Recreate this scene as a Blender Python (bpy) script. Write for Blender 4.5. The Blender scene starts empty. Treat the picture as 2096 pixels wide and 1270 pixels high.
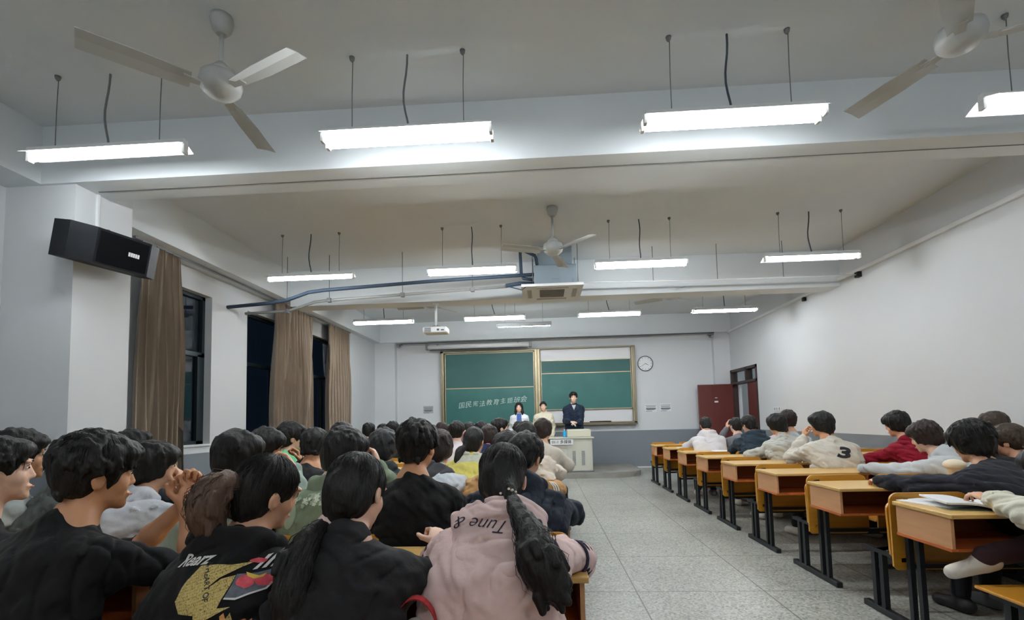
import bpy, bmesh, math, random
import numpy as np
from mathutils import Vector, Matrix, Euler, noise
from mathutils.bvhtree import BVHTree

# ------------------------------------------------------------------ camera, world, exposure
SC = bpy.context.scene
SC.view_settings.view_transform = 'Standard'
SC.view_settings.look = 'None'
SC.view_settings.gamma = 1.0
SC.view_settings.use_curve_mapping = False
SC.view_settings.exposure = 1.42
YAW, PITCH, ROLL, FPX, PX, PY = -0.05372496, 0.06617137, -0.02404279, 1000.0, 1056.38, 794.03
_F = Vector((math.sin(YAW) * math.cos(PITCH), math.cos(YAW) * math.cos(PITCH), math.sin(PITCH)))
_r0 = Vector((math.cos(YAW), -math.sin(YAW), 0))
_u0 = _r0.cross(_F)
_r = _r0 * math.cos(ROLL) + _u0 * math.sin(ROLL)
_u = _u0 * math.cos(ROLL) - _r0 * math.sin(ROLL)
cam_d = bpy.data.cameras.new('camera')
cam = bpy.data.objects.new('camera', cam_d)
SC.collection.objects.link(cam)
cam.matrix_world = Matrix(((_r.x, _u.x, -_F.x, 0), (_r.y, _u.y, -_F.y, 0), (_r.z, _u.z, -_F.z, 1.3), (0, 0, 0, 1)))
cam_d.sensor_width = 36.0
cam_d.lens = 36.0 * FPX / 2096
cam_d.shift_x = (1048 - PX) / 2096
cam_d.shift_y = (PY - 635) / 2096
cam_d.clip_start = 0.05
SC.camera = cam
world = bpy.data.worlds.new('night')
SC.world = world
world.use_nodes = True
world.node_tree.nodes['Background'].inputs[0].default_value = (0.012, 0.02, 0.035, 1)
world.node_tree.nodes['Background'].inputs[1].default_value = 0.12
try:
    SC.cycles.max_bounces = 7
    SC.cycles.diffuse_bounces = 4
    SC.cycles.use_adaptive_sampling = True
    SC.cycles.adaptive_threshold = 0.06
    SC.cycles.adaptive_min_samples = 28
    SC.cycles.glossy_bounces = 3
    SC.cycles.sample_clamp_indirect = 6.0
    SC.cycles.caustics_reflective = False
    SC.cycles.caustics_refractive = False
except Exception:
    pass
TUBE_POWER = 34.0
VX = 1.0          # mesh resolution factor for the sculpted figures

# ------------------------------------------------------------------ helpers
C = SC.collection
PI = math.pi
V3 = lambda *a: np.array(a if len(a) > 1 else a[0], dtype=float)

def rgb(r, g, b):
    f = lambda c: ((c / 255 + 0.055) / 1.055) ** 2.4 if c > 10 else c / 255 / 12.92
    return (f(r), f(g), f(b), 1)

_M = {}
def mat(name, col, rough=0.6, metal=0.0, bump=None, var=None, spec=0.5, sheen=0.0, emit=None, stretch=None, trans=0, coat=0):
    """procedural material; bump=(scale, strength), var=(scale, amount, colour2), stretch scales the noise space"""
    if name in _M:
        return _M[name]
    m = bpy.data.materials.new(name)
    m.use_nodes = True
    nt = m.node_tree
    b = nt.nodes['Principled BSDF']
    b.inputs['Base Color'].default_value = col
    b.inputs['Roughness'].default_value = rough
    b.inputs['Metallic'].default_value = metal
    b.inputs['Specular IOR Level'].default_value = spec
    b.inputs['Sheen Weight'].default_value = sheen
    b.inputs['Coat Weight'].default_value = coat
    if trans:
        b.inputs['Transmission Weight'].default_value = trans
    if emit:
        b.inputs['Emission Color'].default_value = emit[0]
        b.inputs['Emission Strength'].default_value = emit[1]
    if bump or var:
        tc = nt.nodes.new('ShaderNodeTexCoord')
        mp = nt.nodes.new('ShaderNodeMapping')
        mp.inputs['Scale'].default_value = stretch or (1, 1, 1)
        nt.links.new(tc.outputs['Object'], mp.inputs[0])
    if var:
        n = nt.nodes.new('ShaderNodeTexNoise')
        n.inputs['Scale'].default_value = var[0]
        n.inputs['Detail'].default_value = 4
        nt.links.new(mp.outputs[0], n.inputs['Vector'])
        r = nt.nodes.new('ShaderNodeMapRange')
        r.inputs[1].default_value = 0.3; r.inputs[2].default_value = 0.7
        r.inputs[4].default_value = var[1]
        nt.links.new(n.outputs[0], r.inputs[0])
        x = nt.nodes.new('ShaderNodeMix'); x.data_type = 'RGBA'
        x.inputs[6].default_value = col; x.inputs[7].default_value = var[2]
        nt.links.new(r.outputs[0], x.inputs[0])
        nt.links.new(x.outputs[2], b.inputs['Base Color'])
    if bump:
        n = nt.nodes.new('ShaderNodeTexNoise')
        n.inputs['Scale'].default_value = bump[0]
        n.inputs['Detail'].default_value = 3
        nt.links.new(mp.outputs[0], n.inputs['Vector'])
        bp = nt.nodes.new('ShaderNodeBump')
        bp.inputs['Strength'].default_value = bump[1]
        bp.inputs['Distance'].default_value = 0.01
        nt.links.new(n.outputs[0], bp.inputs['Height'])
        nt.links.new(bp.outputs[0], b.inputs['Normal'])
    _M[name] = m
    return m

def mobj(name, verts, faces, m, parent=None, smooth=False, origin=None):
    me = bpy.data.meshes.new(name)
    if origin is not None:
        o3 = Vector(origin)
        verts = [Vector(v) - o3 for v in verts]
    me.from_pydata([tuple(v) for v in verts], [], faces)
    me.update()
    o = bpy.data.objects.new(name, me)
    C.objects.link(o)
    if m is not None:
        me.materials.append(m)
    if smooth:
        me.polygons.foreach_set('use_smooth', [True] * len(me.polygons))
    if origin is not None:
        o.location = origin
    if parent is not None:
        setpar(o, parent)
    return o

def wloc(o):
    """world matrix from the parent chain (no depsgraph needed)"""
    m = o.matrix_basis.copy()
    if o.parent:
        m = wloc(o.parent) @ o.matrix_parent_inverse @ m
    return m

def setpar(o, p):
    m = wloc(p).inverted() @ wloc(o)
    o.parent = p
    o.matrix_parent_inverse = Matrix.Identity(4)
    o.matrix_basis = m

class MB:
    """collects shapes into one mesh (world coordinates)"""
    def __init__(s):
        s.v = []; s.f = []; s.sm = []
    def add(s, vs, fs, smooth=False):
        n = len(s.v)
        s.v += [tuple(v) for v in vs]
        s.f += [[i + n for i in f] for f in fs]
        s.sm += [smooth] * len(fs)
        return s
    def box(s, lo, hi, R=None, c=None, bev=0.0):
        x0, y0, z0 = lo; x1, y1, z1 = hi
        if bev <= 0:
            vs = [(x, y, z) for x in (x0, x1) for y in (y0, y1) for z in (z0, z1)]
            fs = [(0, 1, 3, 2), (4, 6, 7, 5), (0, 4, 5, 1), (2, 3, 7, 6), (0, 2, 6, 4), (1, 5, 7, 3)]
        else:
            bm = bmesh.new()
            bmesh.ops.create_cube(bm, size=1)
            for v in bm.verts:
                v.co = ((x0 + x1) / 2 + v.co.x * (x1 - x0), (y0 + y1) / 2 + v.co.y * (y1 - y0), (z0 + z1) / 2 + v.co.z * (z1 - z0))
            bmesh.ops.bevel(bm, geom=bm.edges[:] , offset=bev, segments=2, affect='EDGES', profile=0.5)
            bm.verts.index_update()
            vs = [tuple(v.co) for v in bm.verts]
            fs = [[v.index for v in f.verts] for f in bm.faces]
            bm.free()
        if R is not None:
            c = Vector(c)
            vs = [R @ (Vector(v) - c) + c for v in vs]
        return s.add(vs, fs)
    def tube(s, pts, r, n=8, cap=True, smooth=True):
        pts = [Vector(p) for p in pts]
        rs = r if isinstance(r, (list, tuple)) else [r] * len(pts)
        vs = []; fs = []
        prev = None
        for i, p in enumerate(pts):
            d = (pts[min(i + 1, len(pts) - 1)] - pts[max(i - 1, 0)])
            d.normalize()
            if prev is None:
                a = Vector((0, 0, 1)) if abs(d.z) < 0.9 else Vector((1, 0, 0))
                prev = d.cross(a).normalized()
            u = (prev - d * prev.dot(d)).normalized()
            prev = u
            w = d.cross(u)
            for k in range(n):
                t = 2 * PI * k / n
                vs.append(p + (u * math.cos(t) + w * math.sin(t)) * rs[i])
        for i in range(len(pts) - 1):
            for k in range(n):
                k2 = (k + 1) % n
                fs.append((i * n + k, i * n + k2, (i + 1) * n + k2, (i + 1) * n + k))
        s.add(vs, fs, smooth)
        if cap:
            b = len(s.v) - len(vs)
            s.f.append([b + k for k in range(n)][::-1]); s.sm.append(False)
            s.f.append([b + (len(pts) - 1) * n + k for k in range(n)]); s.sm.append(False)
        return s
    def lathe(s, c, prof, n=24, R=None):
        """prof: list of (radius, z)"""
        c = Vector(c); vs = []; fs = []
        for r, z in prof:
            for k in range(n):
                t = 2 * PI * k / n
                q = Vector((r * math.cos(t), r * math.sin(t), z))
                vs.append(c + (R @ q if R is not None else q))
        for i in range(len(prof) - 1):
            for k in range(n):
                k2 = (k + 1) % n
                fs.append((i * n + k, i * n + k2, (i + 1) * n + k2, (i + 1) * n + k))
        s.add(vs, fs, True)
        b = len(s.v) - len(vs)
        s.f.append([b + k for k in range(n)][::-1]); s.sm.append(False)
        s.f.append([b + (len(prof) - 1) * n + k for k in range(n)]); s.sm.append(False)
        return s
    def prism(s, outline, axis, a, b):
        """outline of 2D points extruded along axis from a to b"""
        n = len(outline)
        def mk(p, t):
            return {'x': (t, p[0], p[1]), 'y': (p[0], t, p[1]), 'z': (p[0], p[1], t)}[axis]
        vs = [mk(p, a) for p in outline] + [mk(p, b) for p in outline]
        fs = [list(range(n))[::-1], list(range(n, 2 * n))] + [(i, (i + 1) % n, n + (i + 1) % n, n + i) for i in range(n)]
        return s.add(vs, fs)
    def build(s, name, m, parent=None, origin=None):
        o = mobj(name, s.v, s.f, m, None, False, origin)
        bm = bmesh.new(); bm.from_mesh(o.data)
        bmesh.ops.recalc_face_normals(bm, faces=bm.faces)
        bm.to_mesh(o.data); bm.free()
        o.data.polygons.foreach_set('use_smooth', s.sm)
        if parent is not None:
            setpar(o, parent)
        return o

def tag(o, label=None, cat=None, group=None, kind=None):
    if label: o['label'] = label
    if cat: o['category'] = cat
    if group: o['group'] = group
    if kind: o['kind'] = kind
    return o

def empty(name, loc, label=None, cat=None, group=None):
    o = bpy.data.objects.new(name, None)
    C.objects.link(o)
    o.location = loc
    o.empty_display_size = 0.1
    return tag(o, label, cat, group)

def copy_tree(o, parent=None):
    c = o.copy(); C.objects.link(c)
    c.parent = parent
    for ch in [x for x in bpy.data.objects if x.parent == o]:
        copy_tree(ch, c)
    return c

def struct(name, mb, m):
    return tag(mb.build(name, m), kind='structure')

def bx(name, lo, hi, m, parent=None, bev=0.0):
    return MB().box(lo, hi, bev=bev).build(name, m, parent)

# ------------------------------------------------------------------ materials
WALL = mat('white_wall_paint', rgb(214, 217, 220), 0.75, bump=(14, 0.10), var=(0.9, 0.35, rgb(203, 206, 208)), spec=0.3)
CEIL = mat('ceiling_paint', rgb(222, 228, 232), 0.8, bump=(8, 0.10), var=(0.7, 0.5, rgb(210, 216, 220)), spec=0.2)
WHITE = mat('white_plastic', rgb(225, 227, 228), 0.4)
LAMPW = mat('white_enamel', rgb(228, 230, 230), 0.35)
STEEL = mat('grey_steel', rgb(150, 153, 155), 0.35, 0.7)
DARKM = mat('dark_iron', rgb(34, 37, 42), 0.45, 0.3)
BLACK = mat('black_plastic', rgb(24, 26, 29), 0.55)
PIPE = mat('dark_pipe_insulation', rgb(46, 62, 80), 0.7, bump=(60, 0.2))
WOODTOP = mat('desk_top_laminate', rgb(214, 176, 108), 0.35, var=(3, 0.6, rgb(196, 152, 84)), stretch=(1, 14, 14), spec=0.5, bump=(40, 0.02))
WOODSIDE = mat('desk_side_board', rgb(206, 156, 112), 0.5, var=(3, 0.5, rgb(188, 134, 92)), stretch=(14, 1, 14))
WOODIN = mat('desk_inner_board', rgb(150, 92, 62), 0.6, var=(4, 0.5, rgb(120, 70, 48)), stretch=(1, 10, 10))
WOODSEAT = mat('yellow_plywood', rgb(206, 148, 48), 0.35, var=(3, 0.6, rgb(184, 120, 34)), stretch=(1, 12, 12), coat=0.3)
WOODEDGE = mat('orange_edge_band', rgb(186, 98, 46), 0.5)

def wall_two_tone(name, axis_h):
    """white wall with a grey painted dado up to axis_h"""
    m = mat(name, rgb(214, 217, 220), 0.75, bump=(14, 0.10), var=(0.9, 0.35, rgb(203, 206, 208)), spec=0.3)
    nt = m.node_tree; b = nt.nodes['Principled BSDF']
    src = b.inputs['Base Color'].links[0].from_socket
    g = nt.nodes.new('ShaderNodeNewGeometry')
    sx = nt.nodes.new('ShaderNodeSeparateXYZ')
    nt.links.new(g.outputs['Position'], sx.inputs[0])
    lt = nt.nodes.new('ShaderNodeMath'); lt.operation = 'LESS_THAN'
    lt.inputs[1].default_value = axis_h
    nt.links.new(sx.outputs[2], lt.inputs[0])
    x = nt.nodes.new('ShaderNodeMix'); x.data_type = 'RGBA'
    nt.links.new(lt.outputs[0], x.inputs[0])
    nt.links.new(src, x.inputs[6])
    x.inputs[7].default_value = rgb(128, 135, 142)
    nt.links.new(x.outputs[2], b.inputs['Base Color'])
    r = nt.nodes.new('ShaderNodeMapRange')
    nt.links.new(lt.outputs[0], r.inputs[0])
    r.inputs[3].default_value = 0.75; r.inputs[4].default_value = 0.4
    nt.links.new(r.outputs[0], b.inputs['Roughness'])
    return m
WALL2 = wall_two_tone('white_wall_with_grey_dado', 0.96)

def floor_mat():
    m = bpy.data.materials.new('terrazzo_floor'); m.use_nodes = True
    nt = m.node_tree; b = nt.nodes['Principled BSDF']
    L = nt.links.new
    g = nt.nodes.new('ShaderNodeNewGeometry')
    vo = nt.nodes.new('ShaderNodeTexVoronoi'); vo.inputs['Scale'].default_value = 75
    L(g.outputs['Position'], vo.inputs['Vector'])
    cr = nt.nodes.new('ShaderNodeValToRGB')
    e = cr.color_ramp.elements
    e[0].position = 0.0; e[0].color = rgb(108, 110, 104)
    e[1].position = 1.0; e[1].color = rgb(196, 197, 190)
    for p, c in ((0.3, rgb(150, 151, 143)), (0.65, rgb(174, 175, 167))):
        k = e.new(p); k.color = c
    L(vo.outputs['Color'], cr.inputs[0])
    n = nt.nodes.new('ShaderNodeTexNoise'); n.inputs['Scale'].default_value = 0.9; n.inputs['Detail'].default_value = 5
    L(g.outputs['Position'], n.inputs['Vector'])
    r = nt.nodes.new('ShaderNodeMapRange'); r.inputs[1].default_value = 0.3; r.inputs[2].default_value = 0.7
    r.inputs[3].default_value = 0.82; r.inputs[4].default_value = 1.05
    L(n.outputs[0], r.inputs[0])
    mx = nt.nodes.new('ShaderNodeMix'); mx.data_type = 'RGBA'; mx.blend_type = 'MULTIPLY'; mx.inputs[0].default_value = 1
    L(cr.outputs[0], mx.inputs[6]); L(r.outputs[0], mx.inputs[7])
    # dividing strips every 0.93 m
    sx = nt.nodes.new('ShaderNodeSeparateXYZ'); L(g.outputs['Position'], sx.inputs[0])
    masks = []
    for ax, off in ((0, 0.655), (1, 3.775)):
        a = nt.nodes.new('ShaderNodeMath'); a.operation = 'SUBTRACT'; a.inputs[1].default_value = off - 0.93 * 30
        L(sx.outputs[ax], a.inputs[0])
        d = nt.nodes.new('ShaderNodeMath'); d.operation = 'MODULO'; d.inputs[1].default_value = 0.93
        L(a.outputs[0], d.inputs[0])
        l = nt.nodes.new('ShaderNodeMath'); l.operation = 'LESS_THAN'; l.inputs[1].default_value = 0.009
        L(d.outputs[0], l.inputs[0]); masks.append(l)
    mm = nt.nodes.new('ShaderNodeMath'); mm.operation = 'MAXIMUM'
    L(masks[0].outputs[0], mm.inputs[0]); L(masks[1].outputs[0], mm.inputs[1])
    m2 = nt.nodes.new('ShaderNodeMix'); m2.data_type = 'RGBA'
    L(mm.outputs[0], m2.inputs[0]); L(mx.outputs[2], m2.inputs[6]); m2.inputs[7].default_value = rgb(92, 90, 84)
    L(m2.outputs[2], b.inputs['Base Color'])
    b.inputs['Roughness'].default_value = 0.38
    return m
FLOOR = floor_mat()

# ------------------------------------------------------------------ the room
XL, XR, YB, YF, ZC, ZB = -4.6, 4.82, -3.6, 12.87, 3.93, 3.42
struct('floor', MB().box((XL - .3, YB - .3, -.2), (XR + 2.6, YF + .3, 0)), FLOOR)
struct('ceiling', MB().box((XL - .3, YB - .3, ZC), (XR + .3, YF + .3, ZC + .2)), CEIL)
struct('wall_back', MB().box((XL - .3, YF, 0), (XR + .3, YF + .25, ZC)), WALL2)
struct('wall_behind', MB().box((XL - .3, YB - .25, 0), (XR + .3, YB, ZC)), WALL2)
DY0, DY1, DZ = 11.2, 12.72, 2.43      # doorway in the right wall
struct('wall_right', MB().box((XR, YB, 0), (XR + .25, DY0, ZC)).box((XR, DY0, DZ), (XR + .25, DY1, ZC)).box((XR, DY1, 0), (XR + .25, YF, ZC)), WALL2)
WINS = [(5.5, 6.53), (7.35, 9.2), (9.35, 11.0)]
wl = MB(); y = YB
for a, b_ in WINS:
    wl.box((XL - .25, y, 0), (XL, a, ZC)); y = b_
    wl.box((XL - .25, a, 0), (XL, b_, 1.07)); wl.box((XL - .25, a, 3.12), (XL, b_, ZC))
wl.box((XL - .25, y, 0), (XL, YF, ZC))
struct('wall_left', wl, WALL2)
struct('beam_left', MB().box((XL, YB, ZB), (-4.25, YF, ZC)), CEIL)
struct('beam_front_row', MB().box((-4.25, 3.84, ZB), (XR, 4.2, ZC)), CEIL)
struct('beam_middle', MB().box((-4.25, 8.0, ZB - .1), (XR, 8.36, ZC)), CEIL)
struct('beam_end', MB().box((-4.25, 12.6, ZB), (XR, YF, ZC)), CEIL)
struct('column_near', MB().box((XL, 3.87, 0), (-3.96, 4.45, ZC)), WALL2)
struct('column_far', MB().box((XL, 11.0, 0), (-4.42, YF, ZB)), WALL2)
struct('column_corner', MB().box((-4.42, 12.68, 0), (-3.88, YF, ZB)), WALL2)
struct('column_right', MB().box((4.42, 12.72, 0), (XR, YF, ZB)), WALL2)
MARK = mat('dark_ceiling_mark', rgb(92, 94, 94), 0.9)
# platform with rounded right end
pts = [(-3.4, YF - .01), (-3.4, 10.75)]
for k in range(13):
    t = -PI / 2 + PI / 2 * k / 12
    pts.append((1.45 + .75 * math.cos(t), 11.5 + .75 * math.sin(t)))
pts += [(2.2, YF - .01)]
PLAT = mat('platform_concrete', rgb(150, 148, 142), 0.6, bump=(20, 0.2), var=(3, 0.7, rgb(122, 120, 114)))
struct('floor_platform', MB().prism(pts, 'z', 0, 0.12), PLAT)
struct('baseboard_back', MB().box((2.2, YF - .012, 0), (4.42, YF, .03)), WHITE)

# ------------------------------------------------------------------ windows
FRAME = mat('dark_green_window_metal', rgb(40, 52, 56), 0.4, 0.4)
GLASS = bpy.data.materials.new('window_glass'); GLASS.use_nodes = True
_b = GLASS.node_tree.nodes['Principled BSDF']
_b.inputs['Base Color'].default_value = (0.75, 0.85, 0.9, 1)
_b.inputs['Roughness'].default_value = 0.02
_b.inputs['Transmission Weight'].default_value = 1.0
_b.inputs['IOR'].default_value = 1.5
for i, (a, b_) in enumerate(WINS):
    fr = MB(); x0, x1 = XL - .17, XL - .10
    z0, z1, zt = 1.07, 3.12, 2.3
    for (ya, yb, za, zb) in ((a, a + .05, z0, z1), (b_ - .05, b_, z0, z1), (a, b_, z0, z0 + .05), (a, b_, z1 - .05, z1), (a, b_, zt - .03, zt + .03),
                             ((a + b_) / 2 - .03, (a + b_) / 2 + .03, z0, zt), (b_ - .13, b_ - .05, z0, zt), (b_ - .5, b_ - .46, z0, zt)):
        fr.box((x0, ya, za), (x1, yb, zb))
    w = tag(fr.build('window_%d' % (i + 1), FRAME), kind='structure')
    MB().box((XL - .145, a, z0), (XL - .138, b_, z1)).build('window_pane', GLASS, w)
    MB().box((XL - .25, a, 1.05), (XL + .02, b_, 1.075)).build('window_sill', WALL, w)

def curtain(y0, y1, x, zt, zb, folds, seed, label, tilt=0.0):
    rnd = random.Random(seed)
    nu, nv = folds * 10, 34
    ph = [rnd.uniform(-.5, .5) for _ in range(folds + 2)]
    am = [rnd.uniform(.55, 1.2) for _ in range(folds + 2)]
    vs = []; fs = []
    for side in (0, 1):
        for j in range(nv + 1):
            t = j / nv
            for i in range(nu + 1):
                s = i / nu
                k = s * folds; ki = int(k)
                kk = k + 0.25 * math.sin(2.2 * t + ki)
                A = (.032 + .042 * min(1, t * 3)) * (am[ki] * (1 - k + ki) + am[ki + 1] * (k - ki))
                xx = x + A * math.sin(2 * PI * kk + ph[0] + .5 * math.sin(t * 3 + seed)) + (0.004 if side else 0) + .01 * math.sin(9 * t + 5 * s)
                sq = 1 - .10 * (1 - t) - .03 * math.sin(3 * t + seed)
                yy = (y0 + y1) / 2 + (s - .5) * (y1 - y0) * sq + .012 * math.sin(2 * PI * kk * 2 + 1) + tilt * (1 - t)
                vs.append((xx, yy, zt + (zb - zt) * t + .004 * math.sin(k * 6)))
    W = nu + 1; N = (nv + 1) * W
    for j in range(nv):
        for i in range(nu):
            q = j * W + i
            fs.append((q, q + 1, q + W + 1, q + W)); fs.append((N + q, N + q + W, N + q + W + 1, N + q + 1))
    for j in range(nv):
        for i in (0, nu):
            q = j * W + i; fs.append((q, q + W, N + q + W, N + q))
    for i in range(nu):
        for q in (i, nv * W + i): fs.append((q, q + 1, N + q + 1, N + q))
    o = mobj('curtain', vs, fs, CURT, None, True, (x, (y0 + y1) / 2, zb))
    tag(o, label, 'curtain', 'curtains at the windows')
    for k in range(folds):
        pass
    return o
CURT = mat('brown_velvet_curtain', rgb(138, 122, 104), 0.85, sheen=0.4, var=(5, 0.6, rgb(116, 100, 84)), stretch=(3, 3, .4), bump=(120, 0.1))
curtain(5.02, 5.75, -4.42, 3.395, .25, 6, 1, 'brown velvet curtain nearest the black loudspeaker, gathered beside the first window')
curtain(7.7, 9.22, -4.42, 3.395, .25, 10, 2, 'widest brown curtain, hanging between the middle and last dark windows')
curtain(9.8, 10.98, -4.42, 3.395, .25, 9, 3, 'brown curtain farthest back, next to the white front wall')
rail = MB().box((-4.435, 5.0, 3.395), (-4.405, 11, ZB))
tag(rail.build('curtain_rail', STEEL), 'thin steel curtain rail under the beam along the windows', 'curtain rail')

# ------------------------------------------------------------------ door
DOORW = mat('red_brown_door', rgb(104, 48, 42), 0.4, var=(2, 0.5, rgb(84, 38, 34)), stretch=(8, 8, 1))
DOORF = mat('dark_door_frame', rgb(62, 46, 44), 0.45)
fr = MB()
for (ya, yb, za, zb) in ((DY0, DY0 + .06, 0, DZ), (DY1 - .06, DY1, 0, DZ), (DY0, DY1, DZ - .06, DZ), (DY0, DY1, 2.05, 2.11), (11.77, 11.83, 2.11, DZ)):
    fr.box((XR - .02, ya, za), (XR + .14, yb, zb))
d = tag(fr.build('door_1', DOORF), kind='structure')
lf = MB().box((XR + .02, 11.26, .01), (XR + .06, 11.8, 2.05)).build('door_panel', DOORW, d)
MB().box((XR + .012, 11.32, 1.2), (XR + .02, 11.74, 1.95)).box((XR + .012, 11.32, .15), (XR + .02, 11.74, 1.1)).build('raised_panel', DOORW, lf)
lf = MB().box((3.94, 12.6, .01), (XR - .02, 12.64, 2.08)).build('door_leaf', DOORW, d)
MB().box((4.03, 12.592, 1.15), (4.72, 12.6, 1.98)).box((4.03, 12.592, .15), (4.72, 12.6, 1.05)).build('raised_panel', DOORW, lf)
MB().tube([(4.02, 12.6, 1.05), (4.02, 12.55, 1.05), (4.12, 12.55, 1.05)], .009).build('door_handle', STEEL, lf)
MB().box((4.33, 12.585, 1.62), (4.42, 12.592, 1.66)).box((4.345, 12.585, 1.73), (4.405, 12.592, 1.745)).build('door_plate', WHITE, lf)
MB().box((XR + .06, DY0 + .06, 2.11), (XR + .066, DY1 - .06, DZ - .06)).build('transom_pane', GLASS, d)
# corridor beyond the door
struct('wall_corridor', MB().box((XR + 2.4, 9.5, 0), (XR + 2.6, 14.5, 3)), WALL)
struct('wall_corridor_end', MB().box((XR + .25, 14.4, 0), (XR + 2.6, 14.6, 3)), WALL)
struct('ceiling_corridor', MB().box((XR + .25, 9.5, 3), (XR + 2.6, 14.6, 3.1)), CEIL)
# ------------------------------------------------------------------ lamps
TUBE = bpy.data.materials.new('lit_fluorescent_tube'); TUBE.use_nodes = True
_b = TUBE.node_tree.nodes['Principled BSDF']
_b.inputs['Base Color'].default_value = (0.9, 0.9, 0.9, 1)
_b.inputs['Emission Color'].default_value = (0.93, 0.975, 1.0, 1)
_b.inputs['Emission Strength'].default_value = TUBE_POWER
TUBEOFF = mat('unlit_tube', rgb(225, 230, 232), 0.3)

def make_lamp(x, y, label, double=False, lit=True, z=3.3, wing=True, cord=0):
    r = empty('fluorescent_lamp', (x, y, z), label, 'ceiling light', 'fluorescent lamps hanging from the ceiling')
    h = .6
    t = MB()
    ys = (-.045, .045) if double else (0.0,)
    for yy in ys:
        t.tube([(x - .575, y + yy, z), (x + .575, y + yy, z)], .0155, 12)
    t.build('lamp_tube', TUBE if lit else TUBEOFF, r)
    w = .068 if double else .034
    hb = MB().prism([(y - w * .6, z + .085), (y + w * .6, z + .085), (y + w * .8, z + .045), (y - w * .8, z + .045)], 'x', x - h, x + h)
    if wing:
        ww = .125 if wing == 2 else (.10 if double else .08)
        wt = .008 if wing == 2 else (.030 if wing == 3 else .022)
        for s in (-1, 1):
            hb.prism([(y + s * w * .8, z + .05), (y + s * ww, z + wt), (y + s * ww, z + wt + .005), (y + s * w * .8, z + .056)], 'x', x - h, x + h)
    hb.build('lamp_housing', LAMPW, r)
    for s in (-1, 1):
        for yy in ys:
            MB().box((x + s * .593 - .012, y + yy - .022, z - .022), (x + s * .593 + .012, y + yy + .022, z + .05), bev=.004).build('tube_socket', LAMPW, r)
    for s in (-1, 1):
        q = MB().tube([(x + s * .4, y, z + .07), (x + s * .4, y, z + .36), (x + s * .4 + .006, y, ZC - .03)], .0032, 6)
        q.lathe((x + s * .4, y, ZC - .035), [(.02, .035), (.017, .015), (.006, 0)], 12)
        q.box((x + s * .4 - .03, y - .02, z + .073), (x + s * .4 + .03, y + .02, z + .083))
        q.build('hanging_rod', STEELD, r)
    rr = random.Random(int(x * 10 + y * 7))
    a = rr.uniform(-.05, .05)
    pts = [Vector((x + a * math.sin(k / 8 * PI) + .008 * math.sin(k), y + .01, ZC - (ZC - z - .07) * k / 8)) for k in range(9)]
    MB().tube(pts, .0075, 6).build('power_cord', CORDM if (x > 0 or y > 5) else STEELD, r)
    return r
STEELD = mat('dull_steel_rod', rgb(120, 122, 124), 0.5, 0.2)
CORDM = mat('blue_grey_cord', rgb(66, 78, 92), 0.6)
RN = {0: 'the nearest row', 1: 'the middle row', 2: 'the far row, tubes doubled for light'}
for k, yy in enumerate((3.28, 6.42, 9.5)):
    for j, xx in enumerate((-3.13, -0.9, 1.34, 3.54)):
        nm = ('leftmost', 'second from left', 'third from left', 'rightmost')[j]
        dbl = (k == 0 and j in (1, 2)) or (k == 1 and j in (1, 2)) or k == 2  # far row gets an added second tube to brighten the front wall
        if (k, j) == (0, 3): xx = 3.56
        make_lamp(xx, yy, 'lit %s tube lamp in %s, %s' % ('twin' if dbl else 'single', RN[k], nm), dbl, wing=(2 if j == 3 else (1 if j == 0 or (k, j) == (0, 2) else 3)))
for j, xx in enumerate((-3.13, -0.9, 1.34, 3.54)):
    make_lamp(xx, -1.3, 'lit tube lamp behind the camera, %s' % ('leftmost', 'second from left', 'third from left', 'rightmost')[j])
r = empty('blackboard_lamp', (-.35, 10.2, 3.3), 'shaded lamp turned towards the blackboard, hanging below the air conditioner', 'ceiling light')
MB().tube([(-.9, 10.26, 3.29), (.2, 10.26, 3.29)], .0155, 12).build('lamp_tube', TUBE, r)
MB().prism([(10.14, 3.262), (10.15, 3.262), (10.19, 3.335), (10.27, 3.36), (10.36, 3.36), (10.36, 3.37), (10.26, 3.37), (10.18, 3.345)], 'x', -.93, .23).build('lamp_shade', mat('grey_enamel', rgb(150, 152, 152), .5), r)
for xx in (-.75, .05): MB().tube([(xx, 10.27, 3.36), (xx, 10.27, ZC)], .0035, 6).build('hanging_rod', STEELD, r)
r = empty('corridor_lamp', (XR + 1.3, 12.2, 2.9), 'tube lamp in the corridor beyond the open door', 'ceiling light')
MB().tube([(XR + 1.3, 11.6, 2.85), (XR + 1.3, 12.8, 2.85)], .0155, 10).build('lamp_tube', TUBE, r)
MB().box((XR + 1.26, 11.58, 2.87), (XR + 1.34, 12.82, 3.0)).build('lamp_housing', LAMPW, r)

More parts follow.
